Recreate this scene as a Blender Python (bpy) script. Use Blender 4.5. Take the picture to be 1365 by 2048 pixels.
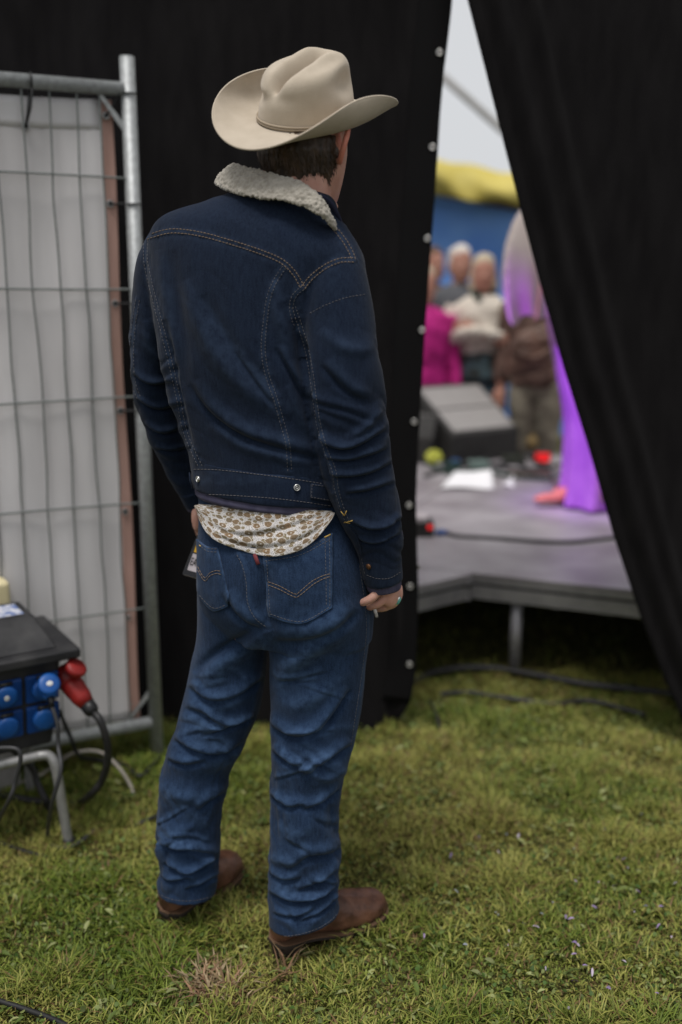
import bpy, bmesh, math, random
import numpy as np
from mathutils import Vector, Matrix, Euler
from mathutils.bvhtree import BVHTree

for _o in list(bpy.data.objects):
    bpy.data.objects.remove(_o)
SC = bpy.context.scene
COL = SC.collection
rng = np.random.default_rng(7)
random.seed(7)
R = math.radians

# ------------------------------------------------------------------ camera
CAM_H, PITCH, LENS = 1.48, R(12.6), 35.0
cam = bpy.data.cameras.new('camera')
camo = bpy.data.objects.new('camera', cam)
COL.objects.link(camo)
camo.location = (0, 0, CAM_H)
camo.rotation_euler = (math.pi / 2 - PITCH, 0, 0)
cam.sensor_fit = 'VERTICAL'
cam.sensor_height = 36.0
cam.lens = LENS
cam.clip_start = 0.05
cam.clip_end = 3000
cam.dof.use_dof = True
cam.dof.focus_distance = 2.02
cam.dof.aperture_fstop = 1.2
SC.camera = camo

# ------------------------------------------------------------------ sky, sun, exposure
SUN_EL, SUN_ROT = R(70), R(205)
w = bpy.data.worlds.new('World')
SC.world = w
w.use_nodes = True
nt = w.node_tree
nt.nodes.clear()
wo = nt.nodes.new('ShaderNodeOutputWorld')
bg = nt.nodes.new('ShaderNodeBackground')
hs = nt.nodes.new('ShaderNodeHueSaturation')
sky = nt.nodes.new('ShaderNodeTexSky')
sky.sky_type = 'NISHITA'
sky.sun_disc = False
sky.sun_elevation = SUN_EL
sky.sun_rotation = SUN_ROT
sky.air_density = 1.0
sky.dust_density = 4.0
sky.ozone_density = 1.0
hs.inputs['Saturation'].default_value = 0.12
hs.inputs['Value'].default_value = 1.0
bg.inputs['Strength'].default_value = 0.066
nt.links.new(sky.outputs[0], hs.inputs['Color'])
cloud = nt.nodes.new('ShaderNodeMix'); cloud.data_type = 'RGBA'       # an even overcast veil over the clear sky
cloud.inputs[0].default_value = 0.86
cloud.inputs[7].default_value = (6.6, 6.75, 7.0, 1)
nt.links.new(hs.outputs[0], cloud.inputs[6])
nt.links.new(cloud.outputs[2], bg.inputs[0])
nt.links.new(bg.outputs[0], wo.inputs[0])
sl = bpy.data.lights.new('sun', 'SUN')
slo = bpy.data.objects.new('sun', sl)
COL.objects.link(slo)
sl.energy = 1.5
sl.angle = R(20)
sl.color = (1.0, 0.97, 0.93)
# comes from behind and above the camera, slightly from the left
slo.rotation_euler = (R(20), 0, R(-25))
slo.location = (-2, -3, 6)
SC.view_settings.view_transform = 'Standard'
SC.view_settings.look = 'None'
SC.view_settings.gamma = 1.0
SC.view_settings.use_curve_mapping = False
SC.view_settings.exposure = 0.72
SC.render.engine = 'CYCLES'
SC.cycles.use_denoising = True
SC.cycles.max_bounces = 6
SC.cycles.transparent_max_bounces = 8

# ------------------------------------------------------------------ maths helpers
F = 2048 * LENS / 36.0
CP, SP = math.cos(PITCH), math.sin(PITCH)

def P(px, py, Y):
    """world point on the vertical plane y = Y that the photograph shows at (px, py)"""
    u, v = (px - 682.5) / F, (1024 - py) / F
    d = np.array([u, CP + v * SP, -SP + v * CP])
    return d * (Y / d[1]) + np.array([0, 0, CAM_H])

def G(px, py, z=0.0):
    """world point at height z seen at (px, py)"""
    u, v = (px - 682.5) / F, (1024 - py) / F
    d = np.array([u, CP + v * SP, -SP + v * CP])
    return d * ((z - CAM_H) / d[2]) + np.array([0, 0, CAM_H])

def proj(V):
    V = np.asarray(V, float) - np.array([0, 0, CAM_H])
    zc = V[:, 1] * CP - V[:, 2] * SP
    yc = V[:, 1] * SP + V[:, 2] * CP
    return np.stack([682.5 + F * V[:, 0] / zc, 1024 - F * yc / zc, zc], 1)

def zdepth(p):
    return p[1] * CP - (p[2] - CAM_H) * SP

def catmull(A, n):
    """resample rows of A (k x m) to n rows by a Catmull-Rom spline, uniform in index"""
    A = np.asarray(A, float)
    k = len(A)
    t = np.linspace(0, k - 1, n)
    i = np.clip(t.astype(int), 0, k - 2)
    f = (t - i)[:, None]
    p0 = A[np.clip(i - 1, 0, k - 1)]; p1 = A[i]; p2 = A[i + 1]; p3 = A[np.clip(i + 2, 0, k - 1)]
    return 0.5 * (2 * p1 + (p2 - p0) * f + (2 * p0 - 5 * p1 + 4 * p2 - p3) * f ** 2 + (3 * p1 - p0 - 3 * p2 + p3) * f ** 3)

_perm = rng.permutation(256)
_perm = np.concatenate([_perm, _perm, _perm])
_grad = rng.normal(size=(256, 3)); _grad /= np.linalg.norm(_grad, axis=1)[:, None]
def noise3(Pt):
    Pt = np.asarray(Pt, float)
    i = np.floor(Pt).astype(int); f = Pt - i
    u = f * f * f * (f * (f * 6 - 15) + 10)
    i &= 255
    out = np.zeros(len(Pt))
    for dx in (0, 1):
        for dy in (0, 1):
            for dz in (0, 1):
                h = _perm[_perm[_perm[(i[:, 0] + dx) & 255] + ((i[:, 1] + dy) & 255)] + ((i[:, 2] + dz) & 255)] & 255
                g = _grad[h]
                dd = f - np.array([dx, dy, dz])
                wgt = (u[:, 0] if dx else 1 - u[:, 0]) * (u[:, 1] if dy else 1 - u[:, 1]) * (u[:, 2] if dz else 1 - u[:, 2])
                out += wgt * (g * dd).sum(1)
    return out * 1.6

def fbm(Pt, oct=3):
    s, a = 0, 1.0
    for k in range(oct):
        s = s + a * noise3(Pt * 2 ** k + 17.3 * k); a *= 0.5
    return s

# ------------------------------------------------------------------ mesh helpers
def link(name, me, parent=None, m=None, smooth=True):
    o = bpy.data.objects.new(name, me)
    COL.objects.link(o)
    if parent is not None:
        o.parent = parent
        pm = Matrix.Identity(4)
        q = parent
        while q is not None:
            pm = q.matrix_basis @ pm if q.parent is None else q.matrix_parent_inverse @ q.matrix_basis @ pm
            q = q.parent
        o.matrix_parent_inverse = pm.inverted()
    if m is not None:
        me.materials.append(m)
    if smooth and len(me.polygons):
        me.polygons.foreach_set('use_smooth', np.ones(len(me.polygons), dtype=bool))
    return o

def mesh(V, Fc):
    me = bpy.data.meshes.new('m')
    me.from_pydata([tuple(v) for v in np.asarray(V, float)], [], [tuple(int(q) for q in f) for f in Fc])
    me.update()
    return me

def obj(name, VF, m=None, parent=None, smooth=True):
    return link(name, mesh(*VF), parent, m, smooth)

def join(*parts):
    V, Fs, o = [], [], 0
    for v, f in parts:
        V.append(np.asarray(v, float)); Fs += [tuple(int(i) + o for i in q) for q in f]; o += len(v)
    return np.concatenate(V), Fs

def grid_faces(n, m, closed=True):
    Fs = []
    mm = m if closed else m - 1
    for i in range(n - 1):
        for j in range(mm):
            k = (j + 1) % m
            Fs.append((i * m + j, i * m + k, (i + 1) * m + k, (i + 1) * m + j))
    return Fs

def loft(rings, cap=True):
    n, m = len(rings), len(rings[0])
    V = np.concatenate(rings)
    Fs = grid_faces(n, m)
    if cap:
        V = np.concatenate([V, [np.mean(rings[0], 0)], [np.mean(rings[-1], 0)]])
        a, b = n * m, n * m + 1
        for j in range(m):
            k = (j + 1) % m
            Fs.append((a, k, j)); Fs.append((b, (n - 1) * m + j, (n - 1) * m + k))
    return V, Fs

def frames(C):
    C = np.asarray(C, float)
    T = np.gradient(C, axis=0)
    T /= np.linalg.norm(T, axis=1)[:, None] + 1e-12
    return T

def tube(C, r, seg=8, cap=True, flat=1.0, ref=None):
    """round tube along points C, radius r (scalar or per point); parallel-transported frame"""
    C = np.asarray(C, float)
    T = frames(C)
    r = np.broadcast_to(np.asarray(r, float), (len(C),))
    e = np.array(ref, float) if ref is not None else (np.array([0, 0, 1.0]) if abs(T[0][2]) < 0.9 else np.array([1.0, 0, 0]))
    rings = []
    ang = np.linspace(0, 2 * math.pi, seg, endpoint=False)
    for c, t, rr in zip(C, T, r):
        e = e - t * e.dot(t); e /= np.linalg.norm(e) + 1e-12
        f = np.cross(t, e)
        rings.append(c + rr * (np.cos(ang)[:, None] * e * flat + np.sin(ang)[:, None] * f))
    return loft(rings, cap)

def box(x0, x1, y0, y1, z0, z1, bev=0.0):
    b = bmesh.new()
    bmesh.ops.create_cube(b, size=1)
    for v in b.verts:
        v.co = ((x0 + x1) / 2 + v.co.x * (x1 - x0), (y0 + y1) / 2 + v.co.y * (y1 - y0), (z0 + z1) / 2 + v.co.z * (z1 - z0))
    if bev:
        bmesh.ops.bevel(b, geom=b.edges[:], offset=bev, segments=2, affect='EDGES', profile=0.5)
    b.verts.index_update()
    V = np.array([v.co[:] for v in b.verts]); Fs = [tuple(v.index for v in f.verts) for f in b.faces]
    b.free()
    return V, Fs

def cyl(p0, p1, r, seg=12, r1=None):
    p0, p1 = np.asarray(p0, float), np.asarray(p1, float)
    return tube([p0, p1], [r, r if r1 is None else r1], seg)

def ellipsoid(c, rad, M=None, nu=16, nv=10):
    th = np.linspace(0, 2 * math.pi, nu, endpoint=False)
    rings = []
    for ph in np.linspace(-math.pi / 2 + 0.12, math.pi / 2 - 0.12, nv):
        p = np.stack([np.cos(th) * math.cos(ph) * rad[0], np.sin(th) * math.cos(ph) * rad[1], np.full(nu, math.sin(ph) * rad[2])], 1)
        if M is not None:
            p = p @ np.asarray(M).T
        rings.append(p + np.asarray(c))
    return loft(rings)

def torus(c, n, R0, r, ns=20, nr=8):
    n = np.asarray(n, float); n /= np.linalg.norm(n)
    e = np.cross(n, [0.3, 0.1, 0.9]); e /= np.linalg.norm(e); f = np.cross(n, e)
    V = []
    for i in range(ns):
        a = 2 * math.pi * i / ns
        d = e * math.cos(a) + f * math.sin(a)
        for j in range(nr):
            b = 2 * math.pi * j / nr
            V.append(np.asarray(c) + d * (R0 + r * math.cos(b)) + n * r * math.sin(b))
    Fs = [(i * nr + j, ((i + 1) % ns) * nr + j, ((i + 1) % ns) * nr + (j + 1) % nr, i * nr + (j + 1) % nr) for i in range(ns) for j in range(nr)]
    return np.array(V), Fs

def evaluated(o):
    dg = bpy.context.evaluated_depsgraph_get()
    me = bpy.data.meshes.new_from_object(o.evaluated_get(dg))
    old = o.data
    bpy.data.objects.remove(o)
    bpy.data.meshes.remove(old)
    return me

def union(parts, voxel, smooth=3, dec=None):
    """one continuous closed surface from overlapping closed lofts"""
    o = link('tmp', mesh(*join(*parts)))
    md = o.modifiers.new('r', 'REMESH'); md.mode = 'VOXEL'; md.voxel_size = voxel
    if smooth:
        s = o.modifiers.new('s', 'SMOOTH'); s.factor = 0.5; s.iterations = smooth
    if dec:
        d = o.modifiers.new('d', 'DECIMATE'); d.ratio = dec
    return evaluated(o)

def get_vn(me):
    n = len(me.vertices)
    V = np.zeros(n * 3); me.vertices.foreach_get('co', V)
    N = np.zeros(n * 3); me.vertex_normals.foreach_get('vector', N)
    return V.reshape(-1, 3), N.reshape(-1, 3)

def set_v(me, V):
    me.vertices.foreach_set('co', np.asarray(V, float).ravel()); me.update()

def attr(me, name, val):
    a = me.attributes.get(name) or me.attributes.new(name, 'FLOAT', 'POINT')
    a.data.foreach_set('value', np.asarray(val, dtype=np.float32))

def bvh_of(me):
    V, _ = get_vn(me)
    return BVHTree.FromPolygons([Vector(v) for v in V], [tuple(p.vertices) for p in me.polygons])

def cast(bvh, px, py, off=0.0, near=True):
    """point of a surface that lies on the sight line (px, py), lifted off it by `off`"""
    d = P(px, py, 1.0) - np.array([0, 0, CAM_H])
    h, n, i, dist = bvh.ray_cast(Vector((0, 0, CAM_H)), Vector(d))
    if h is None:
        q = bvh.find_nearest(Vector(P(px, py, 2.02)))
        return (np.array(q[0]) + np.array(q[1]) * off, np.array(q[1])) if near else (None, None)
    if n.dot(Vector(d)) > 0:
        n = -n
    return np.array(h) + np.array(n) * off, np.array(n)

def pline(pts, n=None, step=4.0):
    pts = np.asarray(pts, float)
    k = max(2, int(np.linalg.norm(np.diff(pts, axis=0), axis=1).sum() / step)) if n is None else n
    c = catmull(pts, max(k * 3, 8)) if len(pts) > 2 else pts[0] + (pts[-1] - pts[0]) * np.linspace(0, 1, max(k * 3, 8))[:, None]
    s = np.concatenate([[0], np.cumsum(np.linalg.norm(np.diff(c, axis=0), axis=1))])
    t = np.linspace(0, s[-1], k)
    return np.stack([np.interp(t, s, c[:, q]) for q in range(c.shape[1])], 1)

def stroke_disp(V, N, strokes):
    """cloth folds: each stroke (points in the photograph, width px, height m, kind) raises a ridge, valley or
    overhanging fold on the side of the cloth that faces the camera"""
    pr = proj(V)
    view = V - np.array([0, 0, CAM_H]); view /= np.linalg.norm(view, axis=1)[:, None]
    face = np.clip(-(N * view).sum(1) * 3.0, 0, 1)
    D = np.zeros(len(V)); W = np.zeros(len(V))
    for pts, wd, amp, kind in strokes:
        L = pline(pts, step=max(6, wd * 0.6))
        lo, hi = L.min(0) - wd * 4, L.max(0) + wd * 4
        idx = np.where((pr[:, 0] > lo[0]) & (pr[:, 0] < hi[0]) & (pr[:, 1] > lo[1]) & (pr[:, 1] < hi[1]) & (face > 0))[0]
        if not len(idx):
            continue
        q = pr[idx, :2]
        best = np.full(len(idx), 1e9); side = np.zeros(len(idx)); tpar = np.zeros(len(idx))
        for s in range(len(L) - 1):
            a, b = L[s], L[s + 1]
            ab = b - a; l2 = ab @ ab + 1e-9
            t = np.clip(((q - a) @ ab) / l2, 0, 1)
            dv = q - a - t[:, None] * ab
            d = np.hypot(dv[:, 0], dv[:, 1])
            m = d < best
            best[m] = d[m]
            side[m] = np.sign(ab[0] * dv[m, 1] - ab[1] * dv[m, 0])
            tpar[m] = (s + t[m]) / (len(L) - 1)
        taper = np.sin(np.clip(tpar, 0.0, 1.0) * math.pi) ** 0.6 if kind != 'seam' else np.ones(len(idx))
        sd = best * side / wd
        if kind == 'ridge':
            g = np.exp(-sd ** 2)
        elif kind == 'valley':
            g = -np.exp(-sd ** 2)
        elif kind == 'seam':
            g = np.exp(-(sd) ** 4)
        elif kind == 'groove':
            g = -np.exp(-(sd) ** 2)
        else:  # fold: ridge with a sharp valley on its right-hand side
            g = np.exp(-(sd / 0.9) ** 2) - 1.05 * np.exp(-((sd - 1.15) / 0.45) ** 2)
        D[idx] += amp * taper * g * face[idx]
        if kind in ('ridge', 'fold', 'seam'):
            W[idx] += np.clip(g, 0, 1) * taper * (0.7 if kind == 'seam' else 1.0)
    return D, W

# ------------------------------------------------------------------ materials
def mat(name, col, rough=0.7, col2=None, scale=8.0, detail=4.0, fac=(0.35, 0.65), bump=0.0, bscale=200.0, metal=0.0,
        spec=0.3, stretch=None, sheen=0.0, trans=0.0, sss=0.0):
    m = bpy.data.materials.new(name)
    m.use_nodes = True
    t = m.node_tree; b = t.nodes['Principled BSDF']
    b.inputs['Base Color'].default_value = (*col, 1)
    b.inputs['Roughness'].default_value = rough
    b.inputs['Metallic'].default_value = metal
    b.inputs['Specular IOR Level'].default_value = spec
    if sheen:
        b.inputs['Sheen Weight'].default_value = sheen
    if trans:
        b.inputs['Transmission Weight'].default_value = trans
    if sss:
        b.inputs['Subsurface Weight'].default_value = sss
        b.inputs['Subsurface Radius'].default_value = (0.01, 0.004, 0.002)
    tc = t.nodes.new('ShaderNodeTexCoord')
    vec = tc.outputs['Object']
    if stretch:
        mp = t.nodes.new('ShaderNodeMapping'); mp.inputs['Scale'].default_value = stretch
        t.links.new(vec, mp.inputs[0]); vec = mp.outputs[0]
    if col2 is not None:
        n = t.nodes.new('ShaderNodeTexNoise'); n.inputs['Scale'].default_value = scale; n.inputs['Detail'].default_value = detail
        r = t.nodes.new('ShaderNodeValToRGB')
        r.color_ramp.elements[0].position, r.color_ramp.elements[1].position = fac
        r.color_ramp.elements[0].color = (*col, 1); r.color_ramp.elements[1].color = (*col2, 1)
        t.links.new(vec, n.inputs[0]); t.links.new(n.outputs['Fac'], r.inputs[0]); t.links.new(r.outputs[0], b.inputs['Base Color'])
        m['_ramp'] = r.name
    if bump:
        n2 = t.nodes.new('ShaderNodeTexNoise'); n2.inputs['Scale'].default_value = bscale; n2.inputs['Detail'].default_value = 3
        bp = t.nodes.new('ShaderNodeBump'); bp.inputs['Strength'].default_value = bump; bp.inputs['Distance'].default_value = 0.002
        t.links.new(vec, n2.inputs[0]); t.links.new(n2.outputs['Fac'], bp.inputs['Height']); t.links.new(bp.outputs[0], b.inputs['Normal'])
    return m

def denim(name, dark, light, worn, wear_amt=0.6, slub_amt=0.3):
    """indigo twill: slub streaks, mottled fade and a 'wear' attribute for the rubbed crease tops"""
    m = bpy.data.materials.new(name); m.use_nodes = True
    t = m.node_tree; b = t.nodes['Principled BSDF']
    b.inputs['Roughness'].default_value = 0.92; b.inputs['Specular IOR Level'].default_value = 0.08
    b.inputs['Sheen Weight'].default_value = 0.06
    tc = t.nodes.new('ShaderNodeTexCoord')
    def nz(scale, st, det=3):
        mp = t.nodes.new('ShaderNodeMapping'); mp.inputs['Scale'].default_value = st
        n = t.nodes.new('ShaderNodeTexNoise'); n.inputs['Scale'].default_value = scale; n.inputs['Detail'].default_value = det
        t.links.new(tc.outputs['Object'], mp.inputs[0]); t.links.new(mp.outputs[0], n.inputs[0]); return n.outputs['Fac']
    def mx(a, bb, f, typ='MIX'):
        x = t.nodes.new('ShaderNodeMix'); x.data_type = 'RGBA'; x.blend_type = typ
        for s, v in ((0, f), (6, a), (7, bb)):
            if isinstance(v, (int, float)): x.inputs[s].default_value = v
            elif isinstance(v, tuple): x.inputs[s].default_value = (*v, 1)
            else: t.links.new(v, x.inputs[s])
        return x.outputs[2]
    def rmp(f, a, bb):
        r = t.nodes.new('ShaderNodeMapRange'); r.inputs[1].default_value = a; r.inputs[2].default_value = bb
        t.links.new(f, r.inputs[0]); return r.outputs[0]
    big = rmp(nz(7, (1, 1, 0.7)), 0.35, 0.7)
    slub = rmp(nz(260, (1, 1, 0.12), 2), 0.3, 0.75)
    fine = rmp(nz(900, (1, 1, 0.6), 1), 0.3, 0.7)
    c = mx(dark, light, big)
    mu = t.nodes.new('ShaderNodeMath'); mu.operation = 'MULTIPLY'; mu.inputs[1].default_value = slub_amt
    t.links.new(slub, mu.inputs[0]); c = mx(c, worn, mu.outputs[0])
    at = t.nodes.new('ShaderNodeAttribute'); at.attribute_name = 'wear'
    mu2 = t.nodes.new('ShaderNodeMath'); mu2.operation = 'MULTIPLY'; t.links.new(at.outputs['Fac'], mu2.inputs[0])
    nn = rmp(nz(60, (1, 1, 1), 3), 0.3, 0.7); t.links.new(nn, mu2.inputs[1])
    mu3 = t.nodes.new('ShaderNodeMath'); mu3.operation = 'MULTIPLY'; mu3.inputs[1].default_value = wear_amt; mu3.use_clamp = True
    t.links.new(mu2.outputs[0], mu3.inputs[0]); c = mx(c, worn, mu3.outputs[0])
    mu4 = t.nodes.new('ShaderNodeMath'); mu4.operation = 'MULTIPLY'; mu4.inputs[1].default_value = 0.35
    t.links.new(fine, mu4.inputs[0]); c = mx(c, worn, mu4.outputs[0])
    t.links.new(c, b.inputs['Base Color'])
    bp = t.nodes.new('ShaderNodeBump'); bp.inputs['Strength'].default_value = 0.35; bp.inputs['Distance'].default_value = 0.0012
    t.links.new(nz(420, (1, 1, 0.5), 3), bp.inputs['Height']); t.links.new(bp.outputs[0], b.inputs['Normal'])
    return m

# ------------------------------------------------------------------ scene-tree helpers
def tag(o, label=None, cat=None, group=None, kind=None):
    if label: o['label'] = label
    if cat: o['category'] = cat
    if group: o['group'] = group
    if kind: o['kind'] = kind
    return o

def empty(name, loc, label=None, cat=None, group=None, rz=0.0):
    o = bpy.data.objects.new(name, None)
    COL.objects.link(o)
    o.location = tuple(float(q) for q in loc)
    o.rotation_euler = (0, 0, rz)
    o.empty_display_size = 0.1
    return tag(o, label, cat, group)
# ================================================================== the man in the hat
YAW = R(25)
def body_ring(py, L, Rr, Y, b, tilt=0.0, yaw=YAW, n=2.3, m=56):
    """horizontal body section seen between photo columns L and Rr; b = half depth"""
    c = P((L + Rr) / 2, py, Y)
    hw = (Rr - L) / 2 / F * zdepth(c)
    sx = max(hw ** 2 - (b * math.sin(yaw)) ** 2, (0.4 * hw) ** 2)
    a = math.sqrt(sx) / math.cos(yaw)
    th = np.linspace(0, 2 * math.pi, m, endpoint=False)
    cx = np.sign(np.cos(th)) * np.abs(np.cos(th)) ** (2 / n) * a
    cy = np.sign(np.sin(th)) * np.abs(np.sin(th)) ** (2 / n) * b
    X = cx * math.cos(yaw) + cy * math.sin(yaw)
    Yy = -cx * math.sin(yaw) + cy * math.cos(yaw)
    return np.stack([c[0] + X, c[1] + Yy, c[2] - tilt * X], 1)

def body_loft(spec, n, yaw=YAW, nexp=2.3, shrink=1.0):
    S = catmull(spec, n)
    rings = []
    for s in S:
        py, L, Rr, Y, b, tl = s
        c = (L + Rr) / 2; h = (Rr - L) / 2 * shrink
        rings.append(body_ring(py, c - h, c + h, Y, b * shrink, tl, yaw, nexp))
    return loft(rings[::-1])

def limb_loft(spec, n, shrink=1.0, m=44, tiltz=None):
    """limb: rows (px, py, Y, half width px, half depth m)"""
    S = catmull(spec, n)
    C = np.array([P(s[0], s[1], s[2]) for s in S])
    T = frames(C)
    th = np.linspace(0, 2 * math.pi, m, endpoint=False)
    rings = []
    for c, t, s in zip(C, T, S):
        e = np.array([1.0, 0, 0]); e = e - t * e.dot(t); e /= np.linalg.norm(e)
        f = np.cross(t, e)
        a = s[3] / F * zdepth(c) * shrink; b = s[4] * shrink
        rings.append(c + np.cos(th)[:, None] * e * a + np.sin(th)[:, None] * f * b)
    return loft(rings)

person = empty('person', (-0.2, 2.06, 0), 'man seen from behind in tan cowboy hat, dark denim jacket, blue jeans and brown boots', 'person')

# ---- materials of the man
M_jacket = denim('jacket_denim', (0.0028, 0.0052, 0.0135), (0.0050, 0.0094, 0.0235), (0.026, 0.042, 0.076), 0.75, 0.24)
M_jeans = denim('jeans_denim', (0.0022, 0.0064, 0.0200), (0.0050, 0.0140, 0.0405), (0.050, 0.092, 0.178), 0.85, 0.22)
M_thread = mat('tan_thread', (0.25, 0.175, 0.11), 0.8)
M_thread2 = mat('grey_thread', (0.14, 0.13, 0.13), 0.8)
M_gold = mat('gold_thread', (0.55, 0.36, 0.10), 0.8)
M_sherpa = mat('sherpa_fleece', (0.34, 0.31, 0.265), 0.98, (0.45, 0.415, 0.36), 90, 3, sheen=0.25, bump=0.5, bscale=700, spec=0.05)
M_felt = mat('hat_felt', (0.43, 0.365, 0.285), 0.95, (0.49, 0.42, 0.335), 26, 6, (0.3, 0.7), bump=0.35, bscale=520, spec=0.08, sheen=0.2)
M_hatcord = mat('hat_cord', (0.36, 0.295, 0.22), 0.9, bump=0.4, bscale=800)
M_darktrim = mat('dark_cord', (0.06, 0.035, 0.02), 0.7)
M_skin = mat('skin', (0.50, 0.26, 0.20), 0.55, (0.58, 0.33, 0.26), 30, 4, bump=0.08, bscale=500, sss=0.12, spec=0.35)
M_hair = mat('dark_hair', (0.026, 0.016, 0.010), 0.5, (0.075, 0.045, 0.027), 60, 3, stretch=(1, 1, 0.2), spec=0.4)
M_rib = mat('knit_rib', (0.050, 0.047, 0.085), 0.95, (0.075, 0.07, 0.115), 40, 2)
M_leather = mat('boot_leather', (0.050, 0.021, 0.013), 0.45, (0.165, 0.075, 0.045), 22, 8, (0.36, 0.68), bump=0.45, bscale=150, spec=0.4)
M_sole = mat('boot_sole', (0.022, 0.016, 0.013), 0.7, (0.04, 0.03, 0.025), 30)
M_welt = mat('boot_welt', (0.13, 0.075, 0.045), 0.7)
M_silver = mat('silver', (0.72, 0.72, 0.70), 0.28, metal=1.0, bump=0.1, bscale=300)
M_copper = mat('copper_button', (0.20, 0.10, 0.05), 0.45, metal=0.8)
M_turq = mat('turquoise', (0.10, 0.36, 0.33), 0.25, (0.16, 0.42, 0.36), 200, spec=0.6)

# ---- outlines, rows of (row, left, right, distance, half depth, tilt)
TORSO = [(368, 505, 640, 2.03, .052, .10), (392, 468, 668, 2.03, .072, .12), (424, 392, 678, 2.04, .092, .13),
         (452, 330, 700, 2.045, .108, .13), (480, 302, 720, 2.05, .120, .13), (515, 292, 726, 2.055, .130, .12),
         (570, 292, 716, 2.06, .137, .11), (640, 300, 700, 2.06, .138, .10), (720, 316, 690, 2.06, .136, .09),
         (800, 338, 688, 2.06, .132, .08), (880, 366, 690, 2.06, .129, .07), (930, 380, 694, 2.06, .127, .07),
         (966, 386, 696, 2.06, .126, .07)]
SLEEVE_L = [(352, 470, 2.10, 40, .055), (330, 510, 2.13, 48, .062), (316, 560, 2.15, 48, .066), (310, 630, 2.165, 46, .066),
            (306, 700, 2.18, 45, .064), (309, 760, 2.20, 45, .062), (322, 815, 2.22, 46, .060), (338, 865, 2.235, 40, .057),
            (352, 905, 2.25, 36, .052), (368, 945, 2.26, 33, .047), (386, 980, 2.27, 29, .042), (394, 1004, 2.28, 25, .038)]
SLEEVE_R = [(652, 470, 2.00, 44, .058), (668, 525, 1.975, 58, .066), (672, 590, 1.955, 72, .074), (676, 650, 1.945, 77, .077),
            (681, 720, 1.935, 79, .078), (690, 800, 1.935, 79, .077), (701, 870, 1.94, 77, .073), (715, 940, 1.945, 73, .068),
            (733, 1005, 1.95, 64, .062), (750, 1060, 1.955, 55, .056), (761, 1110, 1.96, 43, .050), (766, 1150, 1.965, 38, .046)]
HIPS = [(960, 398, 690, 2.06, .110, .07), (1010, 398, 706, 2.06, .122, .07), (1060, 399, 724, 2.055, .136, .06),
        (1110, 398, 737, 2.05, .146, .05), (1160, 397, 741, 2.05, .148, .04), (1210, 398, 743, 2.055, .142, .03),
        (1262, 402, 741, 2.07, .120, .02)]
LEG_R = [(636, 1150, 2.04, 92, .110), (640, 1210, 2.03, 100, .112), (638, 1270, 2.03, 102, .106), (636, 1330, 2.03, 99, .098),
         (633, 1390, 2.03, 93, .092), (628, 1445, 2.025, 87, .086), (622, 1500, 2.02, 79, .080), (616, 1550, 2.02, 75, .077),
         (609, 1600, 2.02, 72, .076), (611, 1650, 2.02, 70, .075), (609, 1700, 2.02, 71, .074), (607, 1750, 2.02, 70, .074),
         (608, 1792, 2.015, 70, .074), (609, 1834, 2.012, 71, .076)]
LEG_L = [(478, 1150, 2.09, 82, .106), (472, 1210, 2.095, 78, .106), (467, 1270, 2.10, 72, .100), (460, 1330, 2.105, 74, .094),
         (449, 1390, 2.11, 76, .088), (431, 1445, 2.11, 73, .083), (408, 1500, 2.115, 68, .078), (393, 1550, 2.12, 67, .074),
         (381, 1600, 2.12, 65, .071), (377, 1650, 2.12, 63, .070), (379, 1700, 2.12, 62, .069), (378, 1742, 2.12, 60, .068),
         (375, 1784, 2.115, 57, .067)]

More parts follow.
